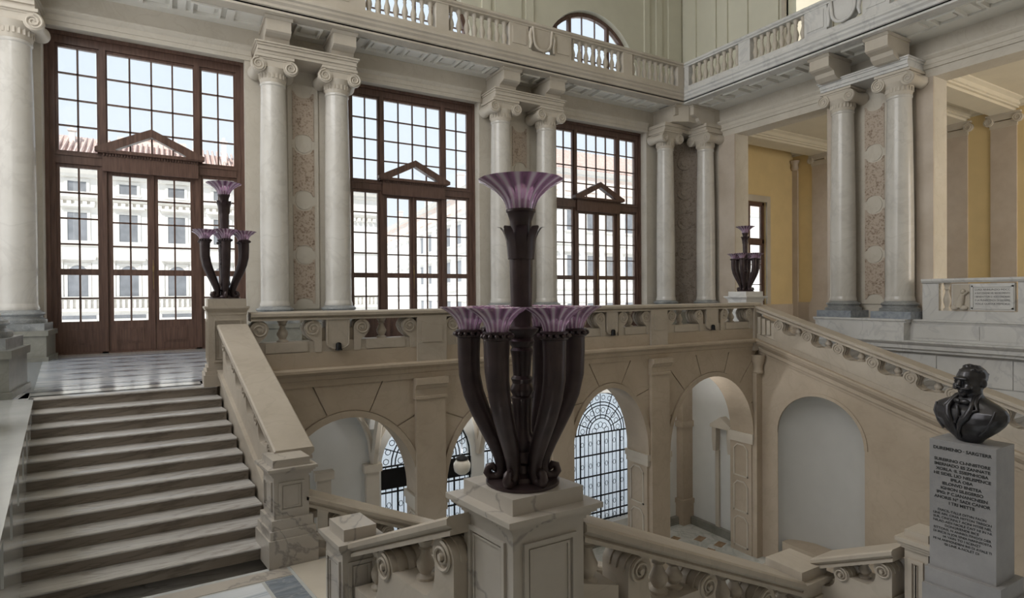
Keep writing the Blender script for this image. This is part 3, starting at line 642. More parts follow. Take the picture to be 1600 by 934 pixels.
# inlaid panels between the columns
def inlay(name, label, pts_fn, parent=None): pass
def notch(w, z0, z1, r):
    h0 = z0; a = math.asin(min(1, (w*.82)/r)) if r > w*.82 else PI/2
    top = [(w*.82*math.cos(PI*k/10), z1-.02-.16*math.sin(PI*k/10)) for k in range(11)]
    bot = [(-w*.82*math.cos(PI*k/10), z0+.02+.16*math.sin(PI*k/10)) for k in range(11)]
    return [(w, z0), (w, z1)]+top+[(-w, z1), (-w, z0)]+bot
def panel_set(x, y, rot, label, mt='breccia', w=.31):
    t = thing('inlaid_panel', label, 'wall panel', (x, y, 0), rot, 'inlaid marble panels between columns')
    b = MB(); b.box(-.44, .44, 0, .05, 1.1, 7.9); b.build('backing', 'upper', t)
    for z0, z1 in ((1.25, 2.62), (2.86, 4.26), (4.52, 5.97), (6.22, 7.68)):
        MB().py(notch(w, z0, z1, w), -.02, .0).build('inlay', mt, t)
    for z in (2.74, 4.39, 6.10):
        vs = MB(); vs.py([(.24*math.cos(2*PI*k/20), z+.26*math.sin(2*PI*k/20)) for k in range(20)], -.02, 0); vs.build('roundel', 'upper', t, 40)
panel_set(3.47, 18.45, 0, 'mottled pink marble panels between the first pair of columns')
panel_set(11.15, 18.45, 0, 'mottled pink marble panels between the columns behind the big lamp')
panel_set(20.15, 10.55, -PI/2, 'mottled pale marble panels between the right-hand column pair')
t = thing('inlaid_panel', 'dark brown carved corner panel between the two corner columns', 'wall panel', (19.45, 18.2, 0), -PI*.2)
MB().box(-.66, .66, 0, .08, .6, 8.1).build('backing', 'brownpanel', t)
b = MB()
b.box(-.62, -.48, -.04, 0, 1.0, 8.0); b.box(.48, .62, -.04, 0, 1.0, 8.0); b.build('border', 'brownpanel', t)
for z in (2.0, 3.3, 4.6, 5.9, 7.2):
    b = MB(); b.py([(.3*math.cos(2*PI*k/20), z+.3*math.sin(2*PI*k/20)) for k in range(20)], -.05, 0); b.py([(.14*math.cos(2*PI*k/12), z+.14*math.sin(2*PI*k/12)) for k in range(12)], -.09, -.05); b.build('rosette', 'brownpanel', t, 40)
for z in (2.65, 3.95, 5.25, 6.55): MB().box(-.4, .4, -.03, 0, z-.2, z+.2).build('inlay', 'brownpanel', t)

# ================================================================== BALCONY
BY, BX, BZ = 17.0, 18.18, 9.27
bal = thing('balcony', 'long upper balcony on brackets running around two sides of the hall', 'balcony')
CP = [(0, .0), (.06, .02), (.06, .12), (.10, .14), (.10, .22), (.16, .28), (.22, .34), (.22, .42), (.18, .46), (.18, .56), (0, .56)]
# slab
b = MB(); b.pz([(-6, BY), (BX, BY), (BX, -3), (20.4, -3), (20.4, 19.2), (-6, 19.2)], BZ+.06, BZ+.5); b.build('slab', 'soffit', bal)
front = [(0, 0), (0, .10), (-.05, .12), (-.05, .20), (-.11, .26), (-.11, .33), (-.16, .37), (-.16, .43), (-.07, .48), (-.07, .56), (.4, .56), (.4, 0)]
MB().sweep(front, (-6, BY, BZ), (BX, BY, BZ), (0, 1, 0)).build('fascia', 'cream', bal)
MB().sweep(front, (BX, BY+.4, BZ), (BX, -3, BZ), (1, 0, 0)).build('fascia', 'white', bal)
# soffit ribs + coffers
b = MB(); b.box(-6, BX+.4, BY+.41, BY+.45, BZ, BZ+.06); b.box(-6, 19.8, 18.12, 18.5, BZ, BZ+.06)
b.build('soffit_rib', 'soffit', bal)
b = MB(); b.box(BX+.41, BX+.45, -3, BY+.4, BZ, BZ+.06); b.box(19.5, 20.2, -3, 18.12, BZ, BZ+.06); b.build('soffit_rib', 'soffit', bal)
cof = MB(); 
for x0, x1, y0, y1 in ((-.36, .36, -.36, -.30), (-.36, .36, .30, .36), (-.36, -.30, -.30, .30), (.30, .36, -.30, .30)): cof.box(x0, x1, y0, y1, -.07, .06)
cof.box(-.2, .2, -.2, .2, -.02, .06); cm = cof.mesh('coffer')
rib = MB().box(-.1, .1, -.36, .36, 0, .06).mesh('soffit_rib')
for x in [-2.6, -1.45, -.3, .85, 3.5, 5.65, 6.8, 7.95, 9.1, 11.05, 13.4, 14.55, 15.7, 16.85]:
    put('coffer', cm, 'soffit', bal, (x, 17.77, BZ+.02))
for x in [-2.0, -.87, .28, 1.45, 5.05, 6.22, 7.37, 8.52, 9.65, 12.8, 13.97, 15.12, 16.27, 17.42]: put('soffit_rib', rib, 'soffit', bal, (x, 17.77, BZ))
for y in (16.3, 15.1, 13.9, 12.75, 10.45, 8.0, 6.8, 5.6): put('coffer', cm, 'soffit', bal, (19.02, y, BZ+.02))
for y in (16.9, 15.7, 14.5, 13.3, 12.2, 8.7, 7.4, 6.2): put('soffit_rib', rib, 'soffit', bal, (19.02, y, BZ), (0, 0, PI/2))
# brackets
bp = [(0, 0), (1.32, 0), (1.32, -.02), (1.26, -.08), (1.26, -.40), (1.2, -.44), (.98, -.50), (.92, -.62), (.75, -.72), (0, -.72)]
bm = MB(); bm.px([(-a, c) for a, c in bp], -.33, .33); bm.px([(-1.34, .0), (-1.34, -.03), (-1.28, -.09), (0, -.09), (0, 0)], -.37, .37); bracket = bm.mesh('bracket')
for x in (-5.0, -3.2, 2.62, 4.45, 10.15, 12.05): put('bracket', bracket, 'cream', bal, (x, 18.5, BZ))
for y in (11.42, 9.62, 3.4, 1.6): put('bracket', bracket, 'cream', bal, (19.72, y, BZ), (0, 0, -PI/2))
put('bracket', bracket, 'cream', bal, (18.25, 18.5, BZ)); put('bracket', bracket, 'cream', bal, (19.85, 17.2, BZ), (0, 0, -PI/2))
# blocks carried by each column pair
def entab(x0, x1, label):
    b = MB(); b.box(x0, x1, 17.54, 18.5, 8.31, 8.40); b.box(x0, x1, 17.50, 18.5, 8.40, 8.52); b.box(x0-.03, x1+.03, 17.46, 18.5, 8.52, 8.58); b.box(x0-.07, x1+.07, 17.42, 18.5, 8.58, 8.62)
    b.build('entablature_block', 'cream', wall_back)
entab(-5.3, -2.75, ''); entab(2.1, 4.86, ''); entab(9.64, 12.5, '')
b = MB(); b.box(19.24, 20.2, 9.1, 11.85, 8.31, 8.40); b.box(19.20, 20.2, 9.1, 11.85, 8.40, 8.52); b.box(19.16, 20.2, 9.07, 11.88, 8.52, 8.58); b.box(19.12, 20.2, 9.03, 11.92, 8.58, 8.62); b.build('entablature_block', 'white', wall_right)
# curved corner block
def cor(off, z0, z1):
    P = [(17.66-off, 18.6), (17.66-off, 17.54-off), (18.5, 17.54-off)]+[(18.5+.75*(k/8), 17.54-off+.12*math.sin(PI/2*k/8)*1.0-.55*(k/8)**2*0) for k in range(1, 8)]+[(19.26-off, 17.6), (19.26-off, 16.8-off), (20.3, 16.8-off), (20.3, 18.6)]
    return MB().pz(P, z0, z1)
cor(0, 8.31, 8.45).build('entablature_block', 'cream', wall_back); cor(.05, 8.45, 8.58).build('entablature_block', 'cream', wall_back)
MB().pz([(17.9, 18.4), (17.9, 17.35), (18.5, 17.05), (19.2, 17.05), (19.9, 16.9), (20.2, 16.9), (20.2, 18.4)], 8.6, 9.3).build('entablature_block', 'cream', wall_back)
# balcony balustrade
BZ0 = BZ+.56
bq = thing('balcony_balustrade', 'pale stone balcony balustrade with turned balusters along the window side', 'balustrade')
bq2 = thing('balcony_balustrade', 'pale stone balcony balustrade with turned balusters above the right-hand columns', 'balustrade')
blm = MB().lathe([(.09, 0), (.09, .06), (.065, .08), (.06, .1), (.085, .2), (.1, .27), (.09, .34), (.05, .48), (.045, .56), (.06, .58), (.06, .6), (.045, .62), (.07, .70), (.085, .76), (.085, .80)], (0, 0, 0), 12).mesh('baluster', 50)
rp_ = [(-.17, 0), (-.17, .04), (-.14, .06), (-.2, .10), (-.2, .16), (-.17, .19), (.17, .19), (.2, .16), (.2, .1), (.14, .06), (.17, .04), (.17, 0)]
MB().sweep(rp_, (-6, 17.15, BZ0+.9), (BX-.02, 17.15, BZ0+.9), (0, 1, 0)).build('hand_rail', 'cream', bq)
MB().sweep(rp_, (BX+.15, 17.0, BZ0+.9), (BX+.15, -3, BZ0+.9), (1, 0, 0)).build('hand_rail', 'white', bq2)
MB().box(-6, BX+.15, 17.0, 17.3, BZ0, BZ0+.1).build('base_rail', 'cream', bq)
MB().box(BX, BX+.3, -3, 17, BZ0, BZ0+.1).build('base_rail', 'white', bq2)
def bgroup(a, c, n, side):
    for i in range(n):
        p = a+(c-a)*(i+.5)/n
        put('baluster', blm, 'cream', bq if side == 0 else bq2, (p, 17.15, BZ0+.1) if side == 0 else (BX+.15, p, BZ0+.1))
def bpost(a, c, side, panel=False):
    b = MB()
    if side == 0: b.box(a, c, 17.0, 17.3, BZ0+.1, BZ0+.9)
    else: b.box(BX, BX+.3, a, c, BZ0+.1, BZ0+.9)
    o = b.build('post', 'cream' if side == 0 else 'white', bq if side == 0 else bq2)
def bshield(a, c, side):
    m = (a+c)/2; par = bq if side == 0 else bq2; w = (c-a)/2; mt = 'cream' if side == 0 else 'white'
    def P(x, d, z): return (m+x, 17.0+d, BZ0+z) if side == 0 else (BX+d, m-x, BZ0+z)
    for s in (-1, 1):
        b = MB(); x0, x1 = sorted((s*w, s*w*.42)); b.ext([(x0, .1), (x1, .1), (x1, .9), (x0, .9)], lambda u, v, h: P(u, h, v), 0, .3)
        x0 += .1; x1 -= .1; b.ext([(x0, .22), (x1, .22), (x1, .8), (x0, .8)], lambda u, v, h: P(u, h, v), -.025, .005)
        b.build('panel_post', mt, par)
    rim = [P(.36*math.cos(PI+PI*k/16), -.06, .5+.36*math.sin(PI+PI*k/16)) for k in range(17)]; rim = [P(-.4, -.06, .9)]+rim+[P(.4, -.06, .9)]
    bb = MB(); bb.ext([(-.36, .9)]+[(.36*math.cos(PI+PI*k/16), .5+.36*math.sin(PI+PI*k/16)) for k in range(17)]+[(.36, .9)], lambda u, v, h: P(u, h, v), 0, .25); sh_ = bb.build('shield', mt, par)
    MB().tube(rim, .05, 8).build('wreath', mt, sh_, 60)
    MB().tube([P(-.12, -.08, .16), P(0, -.1, .12), P(.12, -.08, .16)], .05, 8).build('ribbon_knot', mt, sh_, 60)
    for s in (-1, 1): MB().tube([P(s*.44, -.02, .85), P(s*.5, -.04, .6), P(s*.46, -.04, .35), P(s*.5, -.02, .15)], [.05, .07, .06, .04], 8).build('scroll_bracket', mt, sh_, 60)
bpost(4.6, 5.0, 0); bgroup(5.0, 7.25, 8, 0); bpost(7.25, 7.68, 0); bgroup(7.68, 9.93, 8, 0); bshield(9.93, 12.5, 0); bgroup(12.5, 14.95, 8, 0); bpost(14.95, 15.4, 0); bgroup(15.4, 17.8, 8, 0); bpost(17.85, BX+.3, 0)
bshield(2.0, 4.6, 0); bgroup(-.2, 2.0, 8, 0)
bpost(16.75, 16.98, 1); bgroup(14.35, 16.75, 8, 1); bpost(13.85, 14.35, 1); bgroup(11.75, 13.85, 8, 1); bshield(9.1, 11.75, 1); bgroup(6.9, 9.1, 8, 1); bpost(6.45, 6.9, 1); bgroup(4.2, 6.45, 8, 1)

# ================================================================== LANDING BALUSTRADE (level)
def bal_mesh(h, r=.09, seg=12):
    q = h; return MB().lathe([(r, 0), (r, .07*q), (r*.7, .1*q), (r*.6, .14*q), (r*.95, .30*q), (r*1.0, .4*q), (r*.75, .52*q), (r*.5, .66*q), (r*.5, .74*q), (r*.75, .77*q), (r*.6, .82*q), (r*.85, .92*q), (r*.95, 1*q)], (0, 0, 0), seg).mesh('baluster', 50)
lb = thing('landing_balustrade', 'long warm stone balustrade with scroll consoles along the landing edge', 'balustrade')
YF, YB = 11.0, 11.32
MB().sweep([(-.07, 0), (-.07, .03), (-.04, .05), (-.1, .08), (-.1, .13), (-.07, .155), (.39, .155), (.42, .13), (.42, .08), (.36, .05), (.39, .03), (.39, 0)], (1.16, YF, 1.06), (14.78, YF, 1.06), (0, 1, 0)).build('hand_rail', 'balstone', lb)
bm_level = bal_mesh(.39, .1)
def level_console(xc, s):
    """s=+1: opening on the right of the scroll"""
    r = .155; zc = .90; zl = .67
    def pts(o):
        a = [(xc-s*(r*.2), zl-.2), (xc-s*r, zl-.2), (xc-s*(r+o), zc)]+[(xc-s*(r+o)*math.cos(PI*k/10), zc+(r+o)*math.sin(PI*k/10)) for k in range(1, 11)]
        p0 = (xc+s*(r+o)*math.cos(.8), zc-(r+o)*math.sin(.8)); a += [p0]
        for k in range(1, 6):
            t_ = k/5; q0 = p0; q1 = (xc+s*r*.35, zl+.05); q2 = (xc+s*(-.02), zl)
            a.append(((1-t_)**2*q0[0]+2*t_*(1-t_)*q1[0]+t_*t_*q2[0], (1-t_)**2*q0[1]+2*t_*(1-t_)*q1[1]+t_*t_*q2[1]))
        return a
    o = MB().py(pts(0), YF-.03, YB).build('console', 'balstone', lb, 35)
    b = MB()
    for k in range(3): b.py(pts(.014), YF+.06+k*.09, YF+.11+k*.09)
    b.build('reeding', 'balstone', o, 35)
    b = MB(); spiral(b, (xc, zc), r*.85, 2.0, -s, lambda x, z: (x, YF-.035, z), .02); b.py([(xc+.025*math.cos(2*PI*k/10), zc+.025*math.sin(2*PI*k/10)) for k in range(10)], YF-.06, YF-.03)
    b.build('spiral', 'balstone', o, 60)
def level_bay(x0, x1):
    L = x1-x0; F = lambda f: x0+L*f
    MB().box(x0, x1, YF, YB, .47, .67).build('base_course', 'balstone', lb)
    MB().box(F(.09), F(.32), YF-.025, YF, .49, .655).build('base_panel', 'balstone', lb); MB().box(F(.67), F(.92), YF-.025, YF, .49, .655).build('base_panel', 'balstone', lb)
    level_console(F(.058), 1); level_console(F(.352), -1); level_console(F(.644), 1); level_console(F(.95), -1)
    for f in (.19, .785): put('baluster', bm_level, 'balstone', lb, (F(f), YF+.16, .67))
    MB().box(F(.36), F(.64), YF+.05, YB, .67, .90).build('back_course', 'balstone', lb)
    c = F(.497); w = L*.07
    MB().py([(c-w, 1.06), (c-w, .62)]+[(c-w*math.cos(PI*k/12), .62-.13*math.sin(PI*k/12)) for k in range(1, 12)]+[(c+w, .62), (c+w, 1.06)], YF-.05, YB).build('tongue', 'balstone', lb, 35)
    rim = [(c-w*.92, YF-.05, 1.05), (c-w*.92, YF-.05, .62)]+[(c-w*.92*math.cos(PI*k/12), YF-.05, .62-.11*math.sin(PI*k/12)) for k in range(1, 12)]+[(c+w*.92, YF-.05, .62), (c+w*.92, YF-.05, 1.05)]
    MB().tube(rim, .013, 5).build('tongue_rim', 'balstone', lb)
    MB().lathe([(.07, 0), (.055, .03), (.05, .12), (.03, .14), (0, .145)], (c, YF-.08, .49), 10).build('spout', 'iron', lb, 50)
def level_pier(x0, x1):
    b = MB(); b.box(x0, x1, YF-.08, YB+.04, .18, 1.06); b.box(x0+.1, x1-.1, YF-.095, YF-.08, .56, .98); b.box(x0+.15, x1-.15, YF-.085, YF-.07, .6, .94)
    b.build('pier', 'balstone', lb)
level_bay(1.12, 4.2); level_pier(4.2, 4.83); level_bay(4.83, 7.45); level_pier(7.45, 8.0); level_bay(8.0, 10.48); level_pier(10.48, 11.05); level_bay(11.05, 14.5)
MB().box(14.5, 14.78, YF-.08, YB, -.17, 1.2).build('pier', 'balstone', lb)

# ================================================================== RAKING BALUSTRADES
def raking(root, P0, t, n, th, L, slope, unit, r, H, mt='cream', railh=.17, first=.0, side=0, bal_r=.09, over=.06, maxu=99, bal_n=1):
    """P0: rail-top point on the viewer face at the uphill end; t,n horizontal; runs downhill"""
    P0 = Vector(P0); t = Vector(t); n = Vector(n)
    def Q(s, z, w): p = P0+t*s+n*w; return (p.x, p.y, P0.z+z)
    zr = lambda s: -slope*s
    k = railh/.17
    prof = [(-over*.6, -.17*k), (-over*.6, -.13*k), (-over*.3, -.115*k), (-over, -.07*k), (-over, -.02*k), (-over+.02, 0), (th+over-.02, 0), (th+over, -.02*k), (th+over, -.07*k), (th+over*.3, -.115*k), (th+over*.6, -.13*k), (th+over*.6, -.17*k)]
    MB().sweep(prof, P0, P0+t*L+Vector((0, 0, zr(L))), n).build('hand_rail', mt, root)
    MB().ext([(0, zr(0)-H), (L, zr(L)-H), (L, zr(L)-H-.22), (0, zr(0)-H-.22)], Q, -.02, th+.02).build('string', mt, root)
    s = first; i = 0; bmesh_ = None
    while s+r*2 < L and i < maxu:
        cs = s+r; zc = zr(cs)-railh-r*1.05; zl = zc-slope*unit; end = min(cs+unit-r, L); 
        def pts(o, full=True):
            a = []
            if full: a += [(cs-r, zr(cs-r)-H)]
            else: a += [(cs, zc)]
            a += [(cs-(r+o)*math.cos(PI*q/10), zc+(r+o)*math.sin(PI*q/10)) for q in range(0, 11)]
            p0 = (cs+(r+o)*math.cos(.7), zc-(r+o)*math.sin(.7)); a.append(p0); q1 = (cs+r*.75, zl+r*.25); q2 = (cs+1.9*r, zl+o)
            for q in range(1, 7):
                u = q/6; a.append(((1-u)**2*p0[0]+2*u*(1-u)*q1[0]+u*u*q2[0], (1-u)**2*p0[1]+2*u*(1-u)*q1[1]+u*u*q2[1]))
            if full: a += [(end, zl), (end, zr(end)-H)]
            else: a += [(cs, zl)]
            return [p for p in a if p[0] <= L+.001] if full else a
        P = pts(0)
        if len(P) > 12 and cs+1.9*r < L:
            o = MB().ext(P, Q, 0, th).build('console', mt, root, 35)
            b = MB()
            for q in range(3): b.ext(pts(r*.1, False), Q, th*(.16+.26*q), th*(.32+.26*q))
            b.build('reeding', mt, o, 35)
            for fw in ((-.01,) if side == 0 else (-.01, th+.01)):
                b = MB()
                spiral(b, (cs, zc), r*.85, 2.0, 1, lambda a_, z_: Q(a_, z_, fw), r*.12)
                b.tube([Q(cs, zc, fw+.02), Q(cs, zc, fw-.02 if fw < 0 else fw+.02)], r*.2, 8)
                b.build('spiral', mt, o, 60)
            for j in range(bal_n):
                bs = (cs+1.9*r+end)/2+(.1*r if bal_n == 1 else (j-.5)*2.2*bal_r)
                h = zr(bs)-railh-zl+.02
                if bs < L-.05:
                    x = Q(bs, zl, th/2); put('baluster', bal_mesh(h, bal_r), mt, root, x)
        s += unit; i += 1
# right flight
rb = thing('stair_balustrade', 'raking stone balustrade with scroll consoles descending on the right', 'balustrade')
raking(rb, (14.62, 10.98, 1.14), (0, -1, 0), (1, 0, 0), .34, 9.6, .314, .84, .155, .80, 'balstone', first=.58, over=.08)
MB().px([(10.98, .95), (10.98, -.1), (10.4, -.12), (10.4, .62), (10.98, .82)], 14.66, 14.9).build('end_panel', 'cream', rb)
for y in (10.85, 10.7, 10.55): MB().box(14.6, 14.66, y-.05, y+.05, .3, .85-.314*(11-y)).build('fluting', 'cream', rb)
st = thing('staircase', 'right-hand stair flight between the raking balustrade and the white podium', 'staircase')
stm = MB().box(14.96, 19.35, 0, .52, -.16, 0).mesh('step')
for i in range(22): put('step', stm, 'tread', st, (0, 10.58-i*.51, -.16*(i)-.16))
# ---- left upper flight (askew)
T0 = shear(10.95)
ls = thing('staircase', 'left-hand marble stair flight rising to the polished gallery floor', 'staircase')
sb = MB(); prof = [(0, -.155), (0, -.022), (.34, -.022), (.34, -.155)]
W0, W1 = -1.82, .63
def stepmesh():
    vs = []
    m = MB(); m.ext(prof, lambda y, z, x: (x-K*y, y, z), W0-.03, W1); return m.mesh('step', 50)
sm = stepmesh()
tm = MB(); tm.ext([(-.02, -.030), (-.034, -.026), (-.040, -.014), (-.036, -.003), (-.024, .004), (.345, .004), (.345, -.02), (0, -.02), (0, -.030)], lambda y, z, x: (x-K*y, y, z), W0-.03, W1-.005); tm = tm.mesh('tread_slab', 50)
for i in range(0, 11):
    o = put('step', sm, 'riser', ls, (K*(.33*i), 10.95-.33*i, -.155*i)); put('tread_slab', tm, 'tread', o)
b = MB(); b.ext([(10.94, -.36), (11.05, -.36), (11.05, -2.3), (7.3, -2.3), (7.3, -2.05)], lambda y, z, x: (x-K*(y-10.95), y, z), W0-.1, W1+.5); b.build('stair_body', 'tread', ls)
# well wall on the left of the flight, with string mouldings
b = MB(T0); b.box(W0-.35, W0-.01, -1.5, 11.08, -2.4, -.06); b.box(W0-.4, W0+.03, -1.5, 11.08, -.06, .004)
wl_ = struct(b, 'wall_stair_left', 'floorpale', label='marble side wall of the left stairwell with flat coping')
for d, z0 in ((.0, .42), (.0, .30)):
    m = MB(T0); m.ext([(10.9, .02-z0+.36), (10.9, .06-z0+.36), (6.9, .06-z0+.36-4*.47), (6.9, .02-z0+.36-4*.47)], lambda y, z, x: (x, y, z-.35), W0-.01, W0+.02); m.build('string_moulding', 'floorpale', wl_)
for i in range(9): MB(T0).box(W0-.01, W0+.012, 10.2-i*1.0, 10.9-i*1.0, -.5-.0*i, -.14).build('wall_panel', 'floorpale', wl_)
lr = thing('stair_balustrade', 'broad raking balustrade on the right of the left flight', 'balustrade')
raking(lr, (.69, 10.86, 1.03), (K, -1, 0), (1, 0, 0), .36, 3.18, .457, .64, .1, .78, 'balstone', railh=.15, first=.12, over=.06, side=1, bal_r=.06)
m = MB(T0); m.ext([(10.9, .2), (7.6, .2-3.3*.457), (7.6, -2.3), (10.9, -2.3)], lambda y, z, x: (x, y, z), .66, 1.06); m.build('string_wall', 'balstone', lr)
m = MB(T0); m.ext([(10.95, .30), (7.6, .30-3.35*.457), (7.6, .22-3.35*.457), (10.95, .22)], lambda y, z, x: (x, y, z), .62, 1.1); m.build('string_moulding', 'balstone', lr)
# intermediate landing
b = MB(T0); b.box(-2.2, 1.9, 4.6, 7.32, -2.0, -1.705)
ml = struct(b, 'floor_landing', 'floorpale', label='pale marble intermediate landing at the foot of the left flight')
MB(T0).box(-1.7, .62, 7.02, 7.25, -1.705, -1.700).build('border_slab', 'marble', ml)
m = MB(T0); m.box(.32, .62, 4.7, 7.0, -1.705, -1.7); m.build('border_slab', 'floorband', ml)
m = MB(T0); m.box(-1.4, .28, 4.7, 6.98, -1.705, -1.7); m.build('border_slab', 'floor', ml)
m = MB(T0); m.box(.66, 1.4, 4.7, 7.25, -1.705, -1.698); m.build('border_slab', 'cream', ml)
# ---- main flight descending from the landing under the arcade
ms = thing('staircase', 'main stair flight descending from the left landing towards the arcade', 'staircase')
mm = MB().box(0, .4, 5.35, 7.35, -.16, 0).mesh('step')
for i in range(26): put('step', mm, 'tread', ms, (1.75+i*.36, 0, -1.705-.16*(i+1)))
br = thing('stair_balustrade', 'raking stone handrail with balusters descending from the left newel', 'balustrade')
raking(br, (1.38, 7.4, -.92), (1, 0, 0), (0, 1, 0), .26, 8.5, .437, .62, .09, .62, 'balstone', railh=.15, first=.32, over=.06, bal_r=.075)
fr_ = thing('stair_balustrade', 'raking stone balustrade of the main flight beside the small pedestal', 'balustrade')
raking(fr_, (1.62, 5.0, -.80), (1, 0, 0), (0, 1, 0), .26, 7.5, .437, .62, .09, .62, 'balstone', railh=.14, first=.05, over=.05, bal_r=.07)
# ---- balustrades meeting at the big pedestal
nl = thing('stair_balustrade', 'near raking balustrade with large scrolls left of the big pedestal', 'balustrade')
raking(nl, (1.58, 3.46, .06), (-.186, 1, 0), (1, 0, 0), .30, 1.45, .442, .80, .125, .62, 'balstone', railh=.13, first=.02, over=.06, bal_r=.07)
nr = thing('stair_balustrade', 'near raking balustrade with reeded scrolls right of the big pedestal', 'balustrade')
raking(nr, (2.3, 3.05, .015), (1, 0, 0), (0, 1, 0), .28, 2.34, .425, .69, .105, .56, 'balstone', railh=.13, first=.40, over=.06, bal_r=.07, bal_n=2)
MB().py([(2.28, -.4), (2.28, -.62), (2.62, -.75), (2.62, -.5)], 3.06, 3.32).build('end_ledge', 'balstone', nr)
put('baluster', bal_mesh(.34, .075), 'balstone', nr, (2.42, 3.15, -.47))
rr = thing('stair_balustrade', 'short raking balustrade between the low pedestal and the bust', 'balustrade')
raking(rr, (5.0, 2.47, -.57), (-.06, 1, 0), (1, 0, 0), .26, .66, .48, .33, .07, .40, 'balstone', railh=.1, first=.02, over=.05, bal_r=.05)

# ================================================================== PEDESTALS
def pedestal(label, x0, x1, y0, y1, z0, z1, T=None, mt='marble', cat='pedestal', slab=.1, cap=.08, inset=.0, basez=None, dvs=None, panel=True, capo=.06, slabmt=None, zb=.3, baseo=.05, slabin=.0):
    t = thing('stone_pedestal', label, cat)
    zc = z1-slab
    MB(T).box(x0+slabin, x1-slabin, y0+slabin, y1-slabin, zc, z1).build('top_slab', slabmt or mt, t)
    b = MB(T)
    for f, q in ((1.0, (zc-.035, zc)), (.7, (zc-.06, zc-.035)), (.4, (zc-.085, zc-.06)), (.15, (zc-cap-.04, zc-.085))):
        o = capo*f; b.box(x0-o, x1+o, y0-o, y1+o, *q)
    b.build('cap_moulding', mt, t)
    MB(T).box(x0+inset, x1-inset, y0+inset, y1-inset, z0+zb, zc-cap-.04).build('die', mt, t)
    b = MB(T); b.box(x0-baseo, x1+baseo, y0-baseo, y1+baseo, z0, z0+zb*.6); b.box(x0-baseo*.7, x1+baseo*.7, y0-baseo*.7, y1+baseo*.7, z0+zb*.6, z0+zb*.78); b.box(x0-baseo*.35, x1+baseo*.35, y0-baseo*.35, y1+baseo*.35, z0+zb*.78, z0+zb)
    b.build('base', mt, t)
    if panel:
        za, zd = z0+zb+.08, zc-cap-.04-.07; X0, X1, Y0, Y1 = x0+inset, x1-inset, y0+inset, y1-inset; m = .13*(x1-x0)
        for w, o, d in ((.03, 0, .018), (.015, .045, .009)):
            b = MB(T); a, c = X0+m+o, X1-m-o; e, f = za+o, zd-o
            for q in ((a, a+w, e, f), (c-w, c, e, f), (a+w, c-w, e, e+w), (a+w, c-w, f-w, f)): b.box(q[0], q[1], Y0-d, Y0+.004, q[2], q[3])
            b.build('panel_frame', mt, t)
            b = MB(T); a, c = Y0+m+o, Y1-m-o
            for q in ((a, a+w, e, f), (c-w, c, e, f), (a+w, c-w, e, e+w), (a+w, c-w, f-w, f)): b.box(X0-d, X0+.004, q[0], q[1], q[2], q[3])
            b.build('panel_frame', mt, t)
    return t
pedestal('warm stone pedestal under the left lamp at the stair head', .50, 1.09, 10.9, 11.5, 0, 1.46, None, 'balstone', slab=.13, cap=.1, capo=.05, zb=.32, baseo=.07)
pedestal('pale stone pedestal under the far right lamp', 14.82, 15.6, 11.45, 12.1, 0, 1.54, None, 'white', slab=.14, cap=.1, capo=.1, panel=False)
pedestal('veined marble newel at the foot of the left flight', 1.0, 1.42, 7.33, 7.78, -1.705, -.45, shear(7.33), 'marble', slab=.09, cap=.07, capo=.07, zb=.55, baseo=.07, inset=.01)
pedestal('small low pedestal with plain slab left of the big lamp pedestal', 1.22, 1.54, 4.96, 5.34, -1.75, -.5, shear(4.96), 'marble', slab=.1, cap=.06, capo=.05, zb=.3, slabin=.02)
pedestal('large veined marble pedestal carrying the central lamp', 1.755, 2.285, 3.01, 3.54, -1.3, .26, shear(3.01), 'marble', slab=.1, cap=.07, capo=.085, zb=.25)
pedestal('low cream pedestal at the lower right end of the near balustrade', 4.68, 5.04, 3.06, 3.42, -2.3, -.93, None, 'balstone', slab=.09, cap=.05, capo=.05, zb=.3)
pedestal('fluted stone newel beside the bust pedestal', 5.07, 5.30, 2.26, 2.43, -1.5, -.41, None, 'balstone', slab=.06, cap=.05, capo=.05, zb=.3)
pedestal('tall stepped pedestal under the column at the left edge', -3.3, -2.16, 11.3, 12.3, 0, .72, None, 'balstone', slab=.12, cap=.08, capo=.04, zb=.25, panel=False)
pedestal('white balustrade pier cut by the left picture edge', -2.6, -1.93, 8.35, 9.0, 0, 1.0, None, 'white', slab=.08, cap=.06, capo=.05, zb=.3)

# ================================================================== LAMPS
hp = [(.335, .95), (.338, .82), (.334, .69), (.308, .57), (.264, .455), (.213, .345), (.168, .245), (.138, .165), (.128, .10), (.138, .055), (.168, .032), (.203, .036), (.225, .066), (.216, .10), (.19, .108), (.176, .09), (.186, .074)]
hr = [.074, .070, .068, .066, .063, .058, .052, .047, .042, .038, .035, .031, .028, .025, .022, .019, .015]
horn_m = MB().tube([(r, 0, z) for r, z in hp], hr, 12).mesh('horn', 60)
ring_b = MB().lathe([(.07, .925), (.085, .93), (.085, .945), (.07, .955), (.085, .962), (.085, .975), (.06, .98)], (.335, 0, 0), 18)
for k in range(14): a = 2*PI*k/14; ring_b.lathe([(0, -.016), (.014, -.008), (.016, 0), (.012, .01), (0, .016)], (.335+.088*math.cos(a), .088*math.sin(a), .952), 6)
ring_m = ring_b.mesh('beaded_ring', 50)
def bowl(r0, r1, h, c, fl=16):
    P = []; F = []
    for i in range(11):
        t = i/10; P.append((r0+(r1-r0)*(.15*t+.85*t**2.6), h*t)); F.append(.25+.75*math.sin(PI*min(t, .9)))
    Q = [(r-.007, z+.002) for r, z in P[::-1]]
    return MB().lathe(P+[(r1+.004, h+.004)]+Q+[(.001, .006)], c, 64, fl, .035, fl=F+[.2]+F[::-1]+[0])
bowl_m = bowl(.066, .182, .140, (0, 0, 0)).mesh('glass_bowl', 60)
